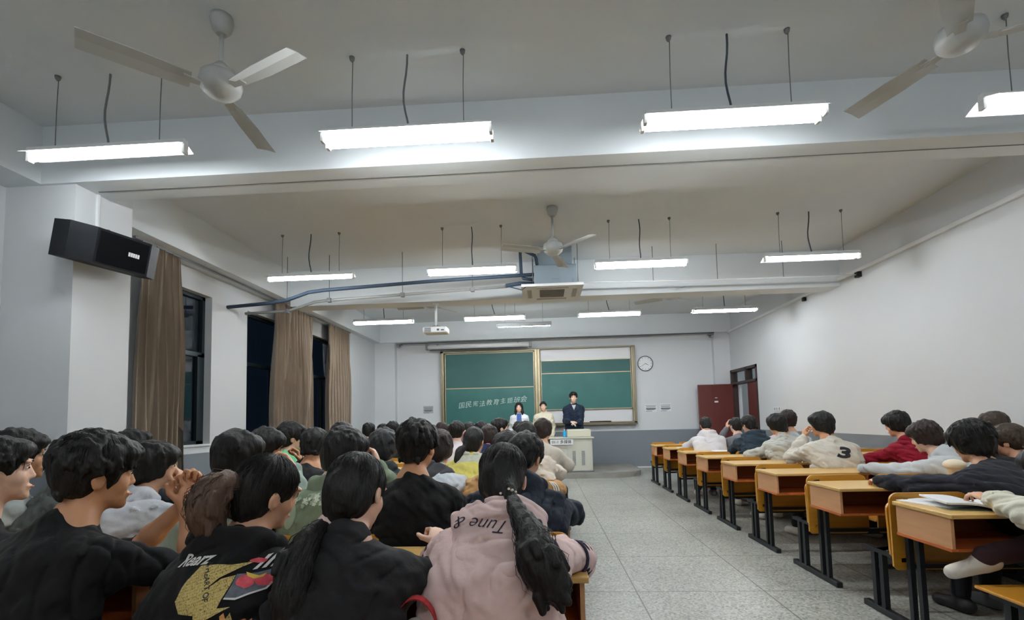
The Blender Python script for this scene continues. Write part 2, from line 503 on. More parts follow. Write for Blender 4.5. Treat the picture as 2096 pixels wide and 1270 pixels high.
# ------------------------------------------------------------------ fans
FANW = mat('fan_white', rgb(178, 181, 180), 0.5)
def fan(x, y, angs, label, zh=3.33, L=.66):
    r = empty('ceiling_fan', (x, y, zh), label, 'ceiling fan', 'three-blade ceiling fans')
    MB().lathe((x, y, ZC - .12), [(.03, 0), (.055, .03), (.07, .09), (.065, .12)], 20).build('fan_canopy', FANW, r)
    MB().tube([(x, y, zh + .1), (x, y, ZC - .1)], .014, 10).lathe((x, y, zh + .075), [(.075, 0), (.065, .03), (.03, .07)], 18).build('fan_rod', FANW, r)
    MB().lathe((x, y, zh - .06), [(.02, -.012), (.085, 0), (.115, .03), (.125, .07), (.115, .115), (.07, .14), (.02, .145)], 28).build('fan_motor', FANW, r)
    for a in angs:
        t = math.radians(a); u = Vector((math.cos(t), math.sin(t), 0)); w = Vector((-u.y, u.x, 0))
        br = MB()
        P0 = Vector((x, y, zh - .035))
        def P(d, s, z): return P0 + u * d + w * s + Vector((0, 0, z))
        # bracket
        vs = [P(.08, -.02, 0), P(.08, .02, 0), P(.2, .035, 0), P(.2, -.035, 0), P(.08, -.02, .008), P(.08, .02, .008), P(.2, .035, .008), P(.2, -.035, .008)]
        fs = [(0, 1, 2, 3), (7, 6, 5, 4), (0, 4, 5, 1), (1, 5, 6, 2), (2, 6, 7, 3), (3, 7, 4, 0)]
        br.add(vs, fs)
        n = 12; vs = []; fs = []
        for i in range(n + 1):
            d = .16 + (L - .16) * i / n
            hw = .056 + .014 * min(1, i / 5)
            for s, z in ((-1, -.018), (0, .004), (1, .014)):
                vs.append(P(d, s * hw, z)); 
            for s, z in ((1, .018), (0, .008), (-1, -.014)):
                vs.append(P(d, s * hw, z))
        for i in range(n):
            for k in range(6):
                k2 = (k + 1) % 6
                fs.append((i * 6 + k, i * 6 + k2, i * 6 + 6 + k2, i * 6 + 6 + k))
        fs += [[0, 1, 2, 3, 4, 5], [n * 6 + k for k in range(6)][::-1]]
        br.add(vs, fs, False)
        br.build('fan_blade', FANW, r)
    return r
fan(-1.99, 2.87, (-136, -23, 98), 'white three-blade ceiling fan at the upper left, in front of the nearest lamps', zh=3.47, L=.69)
fan(2.5, 2.86, (109, -22, 229), 'white three-blade ceiling fan cut off by the upper right corner', zh=3.47, L=.69)
fan(.18, 5.93, (-50, 77, 201), 'white ceiling fan hanging in front of the air conditioner', zh=3.40)
fan(-1.95, 8.62, (176, 56, -64), 'far ceiling fan half hidden behind the projector pole', zh=3.42)
fan(2.3, 8.62, (150, 30, -90), 'far ceiling fan right of the air conditioner, above the lit lamp', zh=3.42)

# ------------------------------------------------------------------ air conditioner
ACM = mat('blue_grey_metal_casing', rgb(138, 152, 162), 0.45, 0.3)
r = empty('air_conditioner', (.19, 7.5, 3.27), 'white square cassette air conditioner hanging below a blue-grey metal box', 'air conditioner')
body = MB().box((-.08, 7.22, 3.3), (.56, 7.92, 3.62), bev=.012).build('air_conditioner_body', ACM, r)
MB().box((.18, 7.212, 3.4), (.3, 7.222, 3.52)).build('service_cover', ACM, body); MB().box((.5, 7.2, 3.33), (.54, 7.222, 3.39)).build('cable_gland', ACM, body)
MB().box((-.02, 7.3, 3.62), (.5, 7.9, ZC)).build('duct_box', ACM, r)
p = MB().prism([(-.27, 7.1), (.65, 7.1), (.65, 7.98), (-.27, 7.98)], 'z', 3.262, 3.30)
pn = p.build('air_conditioner_panel', WHITE, r)
g = MB()
for k in range(10): g.box((.0, 7.32 + k * .045, 3.252), (.38, 7.34 + k * .045, 3.262))
g.build('intake_grille', mat('grille_grey', rgb(128, 124, 122), 0.6), pn)
g = MB().box((-.19, 7.3, 3.256), (-.12, 7.78, 3.262)).box((.5, 7.3, 3.256), (.57, 7.78, 3.262)).box((-.05, 7.17, 3.256), (.43, 7.24, 3.262)).box((-.05, 7.84, 3.256), (.43, 7.91, 3.262))
g.build('air_flap', mat('flap_grey', rgb(168, 168, 166), 0.5), pn)
for (xx, yy) in ((-.1, 7.25), (.58, 7.25), (-.1, 7.88), (.58, 7.88)):
    MB().tube([(xx, yy, 3.35), (xx, yy, ZC)], .006, 6).build('hanging_rod', STEELD, r)
MB().tube([(-.1, 7.3, 3.42), (-.24, 7.28, 3.44), (-.27, 7.28, 3.5), (-.28, 7.26, 3.84), (-.22, 7.26, 3.86), (-.06, 7.26, 3.78), (-.04, 7.22, 3.72), (-.03, 7.2, 3.62)], .024, 10).build('pipe_loop', PIPE, r)
MB().tube([(-.08, 7.3, 3.36), (-.3, 7.2, 3.34), (-.5, 7.15, 3.30)], .03, 10).build('drain_pipe', PIPE, r)
MB().tube([(-.5, 7.15, 3.30), (-.26, 7.12, 3.22), (-.2, 7.12, 3.27)], .009, 8).build('drain_hose', PIPE, r)
# pipe runs
pm = MB().tube([(-4.6, 6.86, 3.06), (-3.95, 6.9, 3.11), (-3.72, 6.92, 3.15), (-3.42, 6.95, 3.26), (-3.2, 6.97, 3.29), (-1.6, 7.1, 3.40), (-.3, 7.25, 3.48), (-.08, 7.3, 3.5)], .026, 10)
o = tag(pm.build('coolant_pipe', PIPE), 'long dark insulated pipe running from the left wall to the air conditioner', 'pipe')
pm = MB().tube([(-4.6, 7.3, 3.06), (-3.9, 7.3, 3.08), (-3.5, 7.3, 3.2), (-3.3, 7.3, 3.22), (-.5, 7.3, 3.33)], .022, 10)
o = tag(pm.build('drain_pipe', mat('grey_pipe', rgb(150, 152, 150), 0.6)), 'pale grey pipe clamped below the dark insulated pipe', 'pipe')
for xx, yy, zz in ((-3.92, 7.28, 3.08), (-3.25, 7.28, 3.23), (-2.1, 7.28, 3.27), (-1.02, 7.28, 3.31)):
    MB().tube([(xx, yy, zz), (xx, yy, ZC)], .005, 6).box((xx - .03, yy - .03, zz - .045), (xx + .03, yy + .03, zz + .02), bev=.006).build('pipe_hanger', STEELD, o)
o = tag(MB().tube([(.56, 7.4, 3.38), (2.3, 7.5, 3.37), (3.7, 7.5, 3.36), (4.8, 7.5, 3.36)], .011, 8).build('cable_conduit', WHITE), 'thin white conduit from the air conditioner to the right wall', 'conduit')
for xx in (1.75, 2.72, 3.7):
    MB().tube([(xx, 7.5, 3.37), (xx, 7.5, ZC)], .005, 6).build('conduit_hanger', STEELD, o)
MB().box((4.76, 7.46, 3.32), (4.82, 7.54, 3.40)).build('wall_clip', BLACK, o)
o = tag(MB().box((XR - .05, YB, 3.40), (XR, 12.7, 3.455), bev=.008).build('cable_trunking', WHITE), 'white cable trunking running along the top of the right wall', 'trunking')
tag(MB().box((4.76, 9.0, 3.33), (4.82, 9.06, 3.40), bev=.008).build('wall_clip', BLACK), 'small black clip under the trunking on the right wall', 'clip')
tag(MB().tube([(-3.7, 12.58, 3.37), (0, 12.58, 3.385), (2.2, 12.58, 3.395), (4.4, 12.58, 3.40)], .016, 8).build('surface_cable', mat('grey_cable', rgb(96, 98, 100), .6)), 'grey cable run along the beam above the blackboard', 'cable')
# crack line along the near beam
tag(MB().box((-3.9, 4.02, ZB - .004), (XR, 4.027, ZB)).build('trim_1', MARK), kind='structure')

# ------------------------------------------------------------------ projector and screen case
r = empty('projector', (-1.78, 8.16, 2.86), 'white projector hanging from a white pole below the middle beam', 'projector')
MB().tube([(-1.78, 8.16, 2.93), (-1.78, 8.16, ZB - .1)], .022, 12).lathe((-1.78, 8.16, ZB - .12), [(.05, 0), (.05, .02)], 16).build('projector_pole', WHITE, r)
pb = MB().box((-1.98, 8.03, 2.80), (-1.58, 8.31, 2.90), bev=.02).build('projector_body', WHITE, r)
MB().box((-1.88, 8.08, 2.9), (-1.68, 8.24, 2.915)).tube([(-1.86, 8.1, 2.91), (-1.78, 8.16, 2.95), (-1.7, 8.1, 2.91)], .008, 6).build('mount_bracket', STEEL, r)
g = MB()
for k in range(5): g.box((-1.95, 8.022, 2.815 + k * .015), (-1.84, 8.03, 2.822 + k * .015))
g.box((-1.74, 8.022, 2.83), (-1.70, 8.03, 2.86)).box((-1.67, 8.022, 2.83), (-1.62, 8.03, 2.85))
g.build('vent', mat('vent_grey', rgb(90, 92, 96), .6), pb)
r = empty('projection_screen', (-1.6, 12.45, 3.2), 'long white rolled-up projection screen case above the left blackboard', 'projection screen')
MB().tube([(-2.95, 12.48, 3.235), (-.3, 12.48, 3.235)], .055, 16).build('screen_case', WHITE, r)
MB().box((-.31, 12.42, 3.17), (-.25, 12.56, 3.32), bev=.008).build('end_cap', STEELD, r)
MB().box((-3.0, 12.42, 3.17), (-2.94, 12.56, 3.32), bev=.008).build('end_cap', STEELD, r)
MB().box((-2.9, 12.47, 3.155), (-.35, 12.49, 3.172)).build('bottom_bar', BLACK, r)
for xx in (-2.7, -.6): MB().box((xx - .02, 12.48, 3.28), (xx + .02, 12.62, 3.31)).build('screen_bracket', STEELD, r)
for xx, lab in ((-3.72, 'small grey camera on the wall left of the projection screen case'), (4.3, 'small grey camera at the top right corner of the front wall')):
    r = empty('wall_camera', (xx, 12.5, 3.3), lab, 'camera')
    MB().tube([(xx, 12.42, 3.28), (xx, 12.58, 3.3)], .035, 12).build('camera_body', STEEL, r)
    MB().box((xx - .07, 12.5, 3.33), (xx + .07, 12.6, 3.36)).tube([(xx, 12.55, 3.3), (xx, 12.55, 3.34)], .012).build('camera_mount', STEELD, r)

# ------------------------------------------------------------------ loudspeaker on the near column
yr = Matrix.Rotation(math.radians(-14), 3, 'Z') @ Matrix.Rotation(math.radians(12), 3, 'Y')
sc_ = Vector((-3.74, 4.0, 2.86))
def SP(p): return sc_ + yr @ Vector(p)
r = empty('loudspeaker', tuple(sc_), 'black wedge loudspeaker mounted high on the white column', 'loudspeaker')
ol = [(-.15, -.36), (.05, -.36), (.15, -.22), (.15, .22), (.05, .36), (-.15, .36)]
vs = [SP((a, b, -.15)) for a, b in ol] + [SP((a, b, .15)) for a, b in ol]
m = MB().add(vs, [list(range(6))[::-1], list(range(6, 12))] + [(i, (i + 1) % 6, 6 + (i + 1) % 6, 6 + i) for i in range(6)])
SPK = mat('black_speaker_vinyl', rgb(15, 19, 25), 0.55, bump=(150, .15), spec=.25)
cab = m.build('speaker_cabinet', SPK, r)
def quad(cx, pts, th, name, mt, par):
    vs = [SP((cx, a, b)) for a, b in pts] + [SP((cx + th, a, b)) for a, b in pts]; n = len(pts)
    return MB().add(vs, [list(range(n))[::-1], list(range(n, 2 * n))] + [(i, (i + 1) % n, n + (i + 1) % n, n + i) for i in range(n)]).build(name, mt, par)
quad(.15, [(-.2, -.13), (.2, -.13), (.2, .13), (-.2, .13)], .006, 'speaker_grille', mat('speaker_grille_cloth', rgb(13, 14, 17), .9, bump=(400, .3), spec=.1), r)
for k in range(5):
    quad(.156, [(.035 + k * .019, -.015), (.05 + k * .019, -.015), (.05 + k * .019, .02), (.035 + k * .019, .02)], .002, 'badge', WHITE, r)
MB().tube([SP((-.05, -.02, .15)), SP((-.05, -.02, .175)), SP((-.12, -.02, .175)), (-3.955, 4.0, 3.03)], .012).box((-3.96, 3.93, 2.94), (-3.945, 4.07, 3.1)).build('speaker_bracket', STEELD, r)
tag(MB().box((-3.965, 4.06, 2.98), (-3.94, 4.085, ZC - .51), bev=.004).build('cable_cover', WHITE), 'white vertical cable cover on the column above the loudspeaker', 'cable cover')

# ------------------------------------------------------------------ blackboard
GOLD = mat('champagne_aluminium', rgb(168, 154, 122), 0.35, 0.4)
GREEN = mat('green_board', rgb(36, 98, 92), 0.5, var=(1.5, 0.7, rgb(52, 114, 108)), stretch=(1, 1, .6))
GREEN2 = mat('green_board_rear', rgb(32, 88, 84), 0.5, var=(1.5, 0.7, rgb(40, 96, 92)))
BOARDW = mat('white_board', rgb(222, 222, 224), 0.35)
r = empty('blackboard', (-.14, 12.8, 1.17), 'large sliding green blackboard with champagne metal frame on the front wall', 'blackboard')
f = MB()
for lo, hi in (((-2.68, 1.16), (-2.59, 3.16)), ((2.34, 1.16), (2.42, 3.16)), ((-2.68, 3.1), (-.1, 3.16)), ((-.1, 3.13), (2.42, 3.17)), ((-2.68, 1.16), (2.42, 1.2))):
    f.box((lo[0], 12.74, lo[1]), (hi[0], YF, hi[1]), bev=.006)
f.box((-2.68, 12.68, 1.13), (2.42, 12.78, 1.16))
f.build('board_frame', mat('grey_bronze_metal', rgb(128, 120, 98), .4, .4), r)
for xx in (-.185, -.115): bx('centre_post', (xx, 12.725, 1.16), (xx + .065, 12.8, 3.14), GOLD, r, .006)
for xx in (-2.615, 2.325): bx('side_rail', (xx, 12.725, 1.2), (xx + .022, 12.75, 3.12), GOLD, r, .004)
def board(name, x0, x1, z0, z1, y, m, lm=None):
    b = MB().box((x0, y, z0), (x1, y + .015, z1)).build(name, m, r)
    e = MB()
    for lo, hi in (((x0, z0), (x1, z0 + .025)), ((x0, z1 - .018), (x1, z1)), ((x0, z0), (x0 + .02, z1)), ((x1 - .02, z0), (x1, z1))):
        e.box((lo[0], y - .008, lo[1]), (hi[0], y, hi[1]))
    e.build('panel_edge', GOLD, b)
    return b
board('green_panel', -2.57, -.2, 2.15, 3.1, 12.80, GREEN2)
lowp = board('green_panel', -2.57, -.2, 1.2, 2.17, 12.78, GREEN)
board('green_panel', -.03, 2.32, 2.48, 2.84, 12.80, GREEN2)
board('green_panel', -.03, 2.32, 1.53, 2.5, 12.78, GREEN)
MB().box((-.03, 12.83, 1.2), (2.32, 12.86, 3.13)).build('white_panel', BOARDW, r)
bx('chalk_ledge', (1.2, 12.72, 1.2), (1.75, 12.78, 1.225), BLACK, r, .008)
CHALK = mat('chalk_line', rgb(200, 222, 216), 0.9)

def text_mesh(body, size, shear=0.0, bold=0.0):
    cu = bpy.data.curves.new('txt', 'FONT'); cu.body = body; cu.size = size
    cu.shear = shear; cu.offset = bold; cu.align_x = 'CENTER'; cu.align_y = 'CENTER'; cu.resolution_u = 3
    o = bpy.data.objects.new('txt', cu)
    me = bpy.data.meshes.new_from_object(o)
    vs = [tuple(v.co) for v in me.vertices]; fs = [list(p.vertices) for p in me.polygons]
    bpy.data.objects.remove(o); bpy.data.meshes.remove(me); bpy.data.curves.remove(cu)
    return vs, fs
def put_text(name, body, size, org, m, parent, ux=(1, 0, 0), uy=(0, 0, 1), shear=0.0, bold=0.0):
    vs, fs = text_mesh(body, size, shear, bold)
    ux, uy, org = Vector(ux), Vector(uy), Vector(org)
    return mobj(name, [org + ux * v[0] + uy * v[1] for v in vs], fs, m, parent)
rr = random.Random(5)
for i, ch in enumerate('国民宪法教育主题班会'):
    s_ = .165 * rr.uniform(.9, 1.12)
    a = math.radians(rr.uniform(-7, 9))
    put_text('chalk_writing', ch, s_, (-2.13 + i * .182, 12.765, 1.70 + i * .016 + rr.uniform(-.012, .012)), CHALK, lowp,
             (math.cos(a), 0, math.sin(a) + .05), (-math.sin(a) + .18, 0, math.cos(a)), bold=-.0012)
# wall clock
r = empty('wall_clock', (2.7, 12.85, 2.69), 'round white wall clock with dark rim, right of the blackboard', 'clock')
Rx = Matrix.Rotation(PI / 2, 3, 'X')
MB().lathe((2.7, YF, 2.69), [(.2, 0), (.205, .02), (.2, .035), (.182, .035), (.18, .028), (.18, 0)], 40, Rx).build('clock_rim', mat('blue_grey_rim', rgb(92, 106, 122), .4), r)
MB().lathe((2.7, YF, 2.69), [(.18, 0), (.18, .022)], 40, Rx).build('clock_face', WHITE, r)
h = MB()
for a, L, w_ in ((math.radians(-30), .09, .007), (math.radians(215), .13, .005)):
    u = Vector((math.cos(a), 0, math.sin(a))); n_ = Vector((-u.z, 0, u.x)); c0 = Vector((2.7, 12.838, 2.69))
    h.add([c0 - n_ * w_, c0 + n_ * w_, c0 + u * L + n_ * w_ * .5, c0 + u * L - n_ * w_ * .5], [(0, 1, 2, 3)])
for k in range(12):
    a = k * PI / 6; u = Vector((math.cos(a), 0, math.sin(a))); n_ = Vector((-u.z, 0, u.x)); c0 = Vector((2.7, 12.84, 2.69))
    h.add([c0 + u * .14 - n_ * .005, c0 + u * .14 + n_ * .005, c0 + u * .165 + n_ * .005, c0 + u * .165 - n_ * .005], [(0, 1, 2, 3)])
h.build('clock_hands', BLACK, r)
PAPER = mat('paper', rgb(226, 228, 230), 0.7)
INK = mat('grey_print', rgb(110, 114, 124), 0.8)
for k, (x0, z0, w_, h_, lab) in enumerate(((-3.18, 1.53, .27, .2, 'printed notice on the front wall left of the blackboard'), (2.65, 1.43, .3, .2, 'printed notice on the front wall, just right of the blackboard'), (3.03, 1.43, .29, .2, 'printed notice on the front wall, nearer the door'))):
    r = empty('wall_notice', (x0 + w_ / 2, YF - .006, z0 + h_ / 2), lab, 'notice', 'printed notices on the front wall')
    bx('notice_sheet', (x0, YF - .006, z0), (x0 + w_, YF, z0 + h_), PAPER if k else mat('grey_paper', rgb(176, 178, 178), .7), r)
    t = MB()
    for j, (a, b_, hh) in enumerate(((.05, .95, .012), (.1, .9, .016), (.08, .92, .034), (.15, .8, .014), (.05, .6, .012))):
        zz = z0 + h_ - .03 - j * .037
        t.box((x0 + w_ * a, YF - .008, zz - hh), (x0 + w_ * b_, YF - .006, zz))
    t.build('printed_lines', INK, r)
def socket(x, y, z, lab, n=3):
    r = empty('wall_socket', (x, y, z), lab, 'socket')
    for k in range(n):
        MB().box((x - .012, y + k * .1, z), (x, y + .086 + k * .1, z + .086), bev=.004).build('socket_plate', WHITE, r)
        MB().box((x - .014, y + .03 + k * .1, z + .02), (x - .012, y + .055 + k * .1, z + .065)).build('socket_hole', INK, r)
socket(XR, 10.2, 1.36, 'white switch plates on the right wall beside the door')

# ------------------------------------------------------------------ lectern
LEC = mat('lectern_grey_steel', rgb(196, 196, 184), 0.45, 0.1)
r = empty('lectern', (.63, 11.1, .12), 'pale grey steel teaching console standing on the platform edge', 'lectern')
bd = MB().box((.2, 10.84, .12), (1.06, 11.4, .86), bev=.008).build('cabinet_body', LEC, r)
MB().box((.0, 10.80, .86), (1.1, 11.46, .89), bev=.006).build('console_top', LEC, r)
MB().box((.52, 10.86, .89), (1.04, 11.3, 1.06), bev=.02).build('console_box', mat('console_beige', rgb(206, 204, 184), .5), r)
for x0, x1 in ((.22, .5), (.52, 1.04)):
    dd = MB().box((x0, 10.832, .16), (x1, 10.84, .80), bev=.003).build('cabinet_door', LEC, r)
    if x0 > .5:
        for xx in (.62, .82):
            v = MB()
            for j in range(16): v.box((xx, 10.828, .28 + j * .02), (xx + .07, 10.832, .288 + j * .02))
            v.build('vent_slots', INK, dd)
MB().box((.3, 10.826, .14), (1.08, 10.84, .155)).build('plinth_line', INK, r)
r = empty('name_card', (.4, 10.79, .8), 'white card with a line of black characters hung on the lectern top edge', 'card')
bx('card_sheet', (.14, 10.785, .735), (.64, 10.79, .85), PAPER, r)
put_text('card_text', '01-1 多媒体', .085, (.39, 10.783, .792), BLACK, r, bold=.0008)
r = empty('water_bottle', (.47, 10.95, .89), 'bright blue bottle standing on the lectern beside the console box', 'bottle')
MB().lathe((.47, 10.95, .89), [(.035, 0), (.036, .02), (.036, .12), (.02, .15)], 16).build('bottle_body', mat('cyan_plastic', rgb(40, 160, 220), .3), r)
MB().lathe((.47, 10.95, 1.04), [(.016, 0), (.016, .025)], 12).build('bottle_cap', WHITE, r)

# ------------------------------------------------------------------ desk benches
def desk_frame(mb_unused, xs, yn, parent):
    for x in xs:
        m = MB()
        m.box((x - .022, yn + .25, 0), (x + .022, yn + .89, .04), bev=.005)
        for dy in (.36, .44): m.box((x - .014, yn + dy, .04), (x + .014, yn + dy + .03, .60))
        m.box((x - .016, yn + .68, .04), (x + .016, yn + .715, .40)).box((x - .016, yn + .755, .04), (x + .016, yn + .79, .40))
        m.box((x - .02, yn + .5, .385), (x + .02, yn + .86, .41))
        # curved arm up to the backrest
        pts = [(yn + .80, .39), (yn + .68, .40), (yn + .60, .46), (yn + .55, .56), (yn + .52, .68), (yn + .50, .76)]
        o1 = [(a, b) for a, b in pts] + [(a - .045, b + .01) for a, b in pts[::-1]]
        m.prism(o1, 'x', x - .012, x + .012)
        m.build('iron_leg_frame', DARKM, parent)

def rounded_panel(x0, x1, z0, z1, y, th, tilt, name, parent, rad=.05):
    pts = []
    for cx, cz, a0 in ((x1 - rad, z1 - rad, 0), (x0 + rad, z1 - rad, PI / 2)):
        for k in range(6):
            a = a0 + PI / 2 * k / 5
            pts.append((cx + rad * math.cos(a), cz + rad * math.sin(a)))
    pts += [(x0, z0 + .02), (x0 + .02, z0), (x1 - .02, z0), (x1, z0 + .02)]
    n = len(pts); vs = []
    for s in (0, 1):
        for a, b in pts: vs.append((a, y + th * s - tilt * (b - z0), b))
    fs = [list(range(n))[::-1], list(range(n, 2 * n))] + [(i, (i + 1) % n, n + (i + 1) % n, n + i) for i in range(n)]
    return MB().add(vs, fs).build(name, WOODSEAT, parent)

def make_bench(x0, nseat, yn, folded=()):
    w = .53 * nseat; x1 = x0 + w
    r = empty('desk_bench', (x0 + w / 2, yn + .4, 0))
    MB().box((x0, yn, .742), (x1, yn + .43, .764), bev=.004).build('desktop', WOODTOP, r)
    for x in [x0 + .015, x1 - .03] + ([x0 + w / 2] if nseat > 2 else []):
        MB().box((x, yn + .03, .585), (x + .016, yn + .42, .742)).build('side_board', WOODSIDE, r)
    MB().box((x0 + .01, yn + .03, .57), (x1 - .01, yn + .42, .585)).build('book_shelf', WOODEDGE, r)
    MB().box((x0 + .03, yn + .405, .585), (x1 - .03, yn + .42, .742)).build('back_board', WOODIN, r)
    xs = [x0 + .10, x1 - .10] if nseat < 4 else [x0 + .1, (x0 + x1) / 2, x1 - .1]
    desk_frame(None, xs, yn, r)
    for z_, yy in ((.28, .72), (.36, .46), (.58, .42)):
        MB().box((xs[0], yn + yy, z_), (xs[-1], yn + yy + .025, z_ + .025)).build('cross_bar', DARKM, r)
    for k in range(nseat):
        a = x0 + .53 * k + .035
        rounded_panel(a, a + .46, .34, .80, yn + .50, .014, -.06 + .06, 'backrest', r)
        if k in folded: rounded_panel(a + .01, a + .45, .40, .74, yn + .535, .016, -.04, 'seat', r)
        else: MB().box((a + .01, yn + .545, .415), (a + .45, yn + .9, .432), bev=.006).build('seat', WOODSEAT, r)
    return r
ROWY = [2.64 + .94 * k for k in range(-2, 8)]
ORD = {-2: 'tenth', -1: 'ninth', 0: 'eighth', 1: 'seventh', 2: 'sixth', 3: 'fifth', 4: 'fourth', 5: 'third', 6: 'second', 7: 'first'}
blocks = [(-1.45, 3, 'left of the aisle', ()), (-3.06, 3, 'next to the windows', ()), (2.06, 3, 'right of the aisle', (0,)), (3.66, 2, 'against the right wall', ())]
for bi, (x0, ns, nm, fold) in enumerate(blocks):
    proto = None
    for k in range(-2, 8):
        yn = 2.64 + .94 * k - (.1 if (bi, k) == (0, -2) else 0)
        if bi >= 2 and k == -2: continue
        if (bi, k) == (2, -1):
            o = make_bench(x0, ns, yn)
        elif proto is None:
            proto = make_bench(x0, ns, yn, fold); o = proto; y0p = yn
        else:
            o = copy_tree(proto); o.location.y = proto.location.y + yn - y0p
        tag(o, 'wooden desk bench %s, %s row from the front' % (nm, ORD[k]), 'desk', 'connected desk benches')
# ------------------------------------------------------------------ sculpting: a signed distance grid turned into one surface
class Field:
    def __init__(s, lo, hi, h):
        s.h = h
        s.lo = np.array(lo, dtype=np.float64)
        s.n = np.maximum(3, np.ceil((np.array(hi) - s.lo) / h).astype(int) + 1)
        s.ax = [(s.lo[i] + h * np.arange(s.n[i])).astype(np.float32) for i in range(3)]
        s.f = np.full(tuple(s.n), 0.06, dtype=np.float32)
    def blk(s, lo, hi):
        i0 = np.clip(np.floor((np.array(lo) - s.lo) / s.h).astype(int), 0, s.n)
        i1 = np.clip(np.ceil((np.array(hi) - s.lo) / s.h).astype(int) + 1, 0, s.n)
        if np.any(i1 <= i0):
            return None, None
        sl = tuple(slice(a, b) for a, b in zip(i0, i1))
        return sl, (s.ax[0][sl[0]][:, None, None], s.ax[1][sl[1]][None, :, None], s.ax[2][sl[2]][None, None, :])
    def comb(s, sl, d, k, op):
        a = s.f[sl]
        if op == 'u':
            if k > 0:
                m = np.maximum(k - np.abs(a - d), 0) / k
                s.f[sl] = np.minimum(a, d) - m * m * k * .25
            else: s.f[sl] = np.minimum(a, d)
        else:
            d = -d
            m = np.maximum(k - np.abs(a - d), 0) / max(k, 1e-6)
            s.f[sl] = np.maximum(a, d) + m * m * k * .25
    def cone(s, a, b, ra, rb, k=.02, lat=None, ls=1.0, op='u'):
        a = np.array(a, dtype=float); b = np.array(b, dtype=float)
        R = max(ra, rb) / (ls if lat is not None else 1) + k + .01
        sl, P = s.blk(np.minimum(a, b) - R, np.maximum(a, b) + R)
        if sl is None: return s
        ba = b - a
        q = [P[i] - np.float32(a[i]) for i in range(3)]
        if lat is not None:
            lat = np.array(lat); d = (q[0] * lat[0] + q[1] * lat[1] + q[2] * lat[2]) * np.float32(1 - ls)
            q = [q[i] - d * np.float32(lat[i]) for i in range(3)]
            ba = ba - lat * float(ba @ lat) * (1 - ls)
        L = float(ba @ ba) + 1e-9
        t = np.clip((q[0] * ba[0] + q[1] * ba[1] + q[2] * ba[2]) / L, 0, 1).astype(np.float32)
        d = np.sqrt((q[0] - t * ba[0]) ** 2 + (q[1] - t * ba[1]) ** 2 + (q[2] - t * ba[2]) ** 2) - (ra + t * (rb - ra))
        s.comb(sl, d.astype(np.float32), k, op)
        return s
    def ell(s, c, r, R=None, k=.02, op='u'):
        c = np.array(c, dtype=float); r = np.array(r, dtype=float)
        B = max(r) + k + .01
        if R is None: ext = r + k + .01; R = np.eye(3)
        else: ext = np.sqrt((R ** 2) @ (r ** 2)) + k + .01
        sl, P = s.blk(c - ext, c + ext)
        if sl is None: return s
        q = [P[i] - np.float32(c[i]) for i in range(3)]
        l = [q[0] * R[0][i] + q[1] * R[1][i] + q[2] * R[2][i] for i in range(3)]
        k0 = np.sqrt((l[0] / r[0]) ** 2 + (l[1] / r[1]) ** 2 + (l[2] / r[2]) ** 2)
        k1 = np.sqrt((l[0] / r[0] ** 2) ** 2 + (l[1] / r[1] ** 2) ** 2 + (l[2] / r[2] ** 2) ** 2) + 1e-6
        s.comb(sl, (k0 * (k0 - 1) / k1).astype(np.float32), k, op)
        return s
    def cut(s, p, n, k=.01):
        """keep the side where (x-p).n < 0"""
        n = np.array(n, dtype=float); n /= np.linalg.norm(n)
        P = [s.ax[0][:, None, None], s.ax[1][None, :, None], s.ax[2][None, None, :]]
        d = sum((P[i] - np.float32(p[i])) * np.float32(n[i]) for i in range(3))
        m = np.maximum(k - np.abs(s.f - d), 0) / k
        s.f = np.maximum(s.f, d) + m * m * k * .25
        return s
    def noise(s, amp, fr, seed=0, R=None, c=None, n=5):
        """adds folds / strands: sines in the frame R with frequencies fr (3 values)"""
        rnd = np.random.RandomState(seed)
        P = [s.ax[0][:, None, None], s.ax[1][None, :, None], s.ax[2][None, None, :]]
        if c is not None: P = [P[i] - np.float32(c[i]) for i in range(3)]
        if R is None: R = np.eye(3)
        acc = 0
        for j in range(n):
            w = rnd.normal(size=3); w /= np.linalg.norm(w)
            w = R @ (w * np.array(fr) * (1 + .25 * j))
            ph = rnd.uniform(0, 6.28)
            t = (P[0] * np.float32(w[0]) + P[1] * np.float32(w[1])) + P[2] * np.float32(w[2])
            if j: t = t + np.float32(.9) * acc
            acc = acc + np.sin(t + np.float32(ph)) * np.float32(1.0 / (1 + .4 * j))
        s.f += (acc * np.float32(amp / 2)).astype(np.float32)
        return s
    def folds(s, amp, fr, seed, R, c, n=3):
        """cloth creases: rounded swells with sharp valleys, run along changing directions"""
        rnd = np.random.RandomState(seed)
        P = [s.ax[0][:, None, None], s.ax[1][None, :, None], s.ax[2][None, None, :]]
        P = [P[i] - np.float32(c[i]) for i in range(3)]
        for j in range(n):
            w = rnd.normal(size=3) * np.array((.5, .5, 1.0)); w = R @ (w / np.linalg.norm(w)) * fr * (1 + .35 * j)
            w2 = R @ rnd.normal(size=3) * 9
            q = np.float32(1.6) * np.sin((P[0] * np.float32(w2[0]) + P[1] * np.float32(w2[1])) + P[2] * np.float32(w2[2]) + np.float32(rnd.uniform(0, 6)))
            t = (P[0] * np.float32(w[0]) + P[1] * np.float32(w[1])) + P[2] * np.float32(w[2]) + q
            m = np.clip(np.sin((P[0] * np.float32(w2[1]) + P[1] * np.float32(w2[2])) + P[2] * np.float32(w2[0])) * np.float32(1.2), 0, 1)
            s.f += (np.float32(amp) * m * (1 - np.abs(np.sin(t))) ** 3).astype(np.float32)
        return s
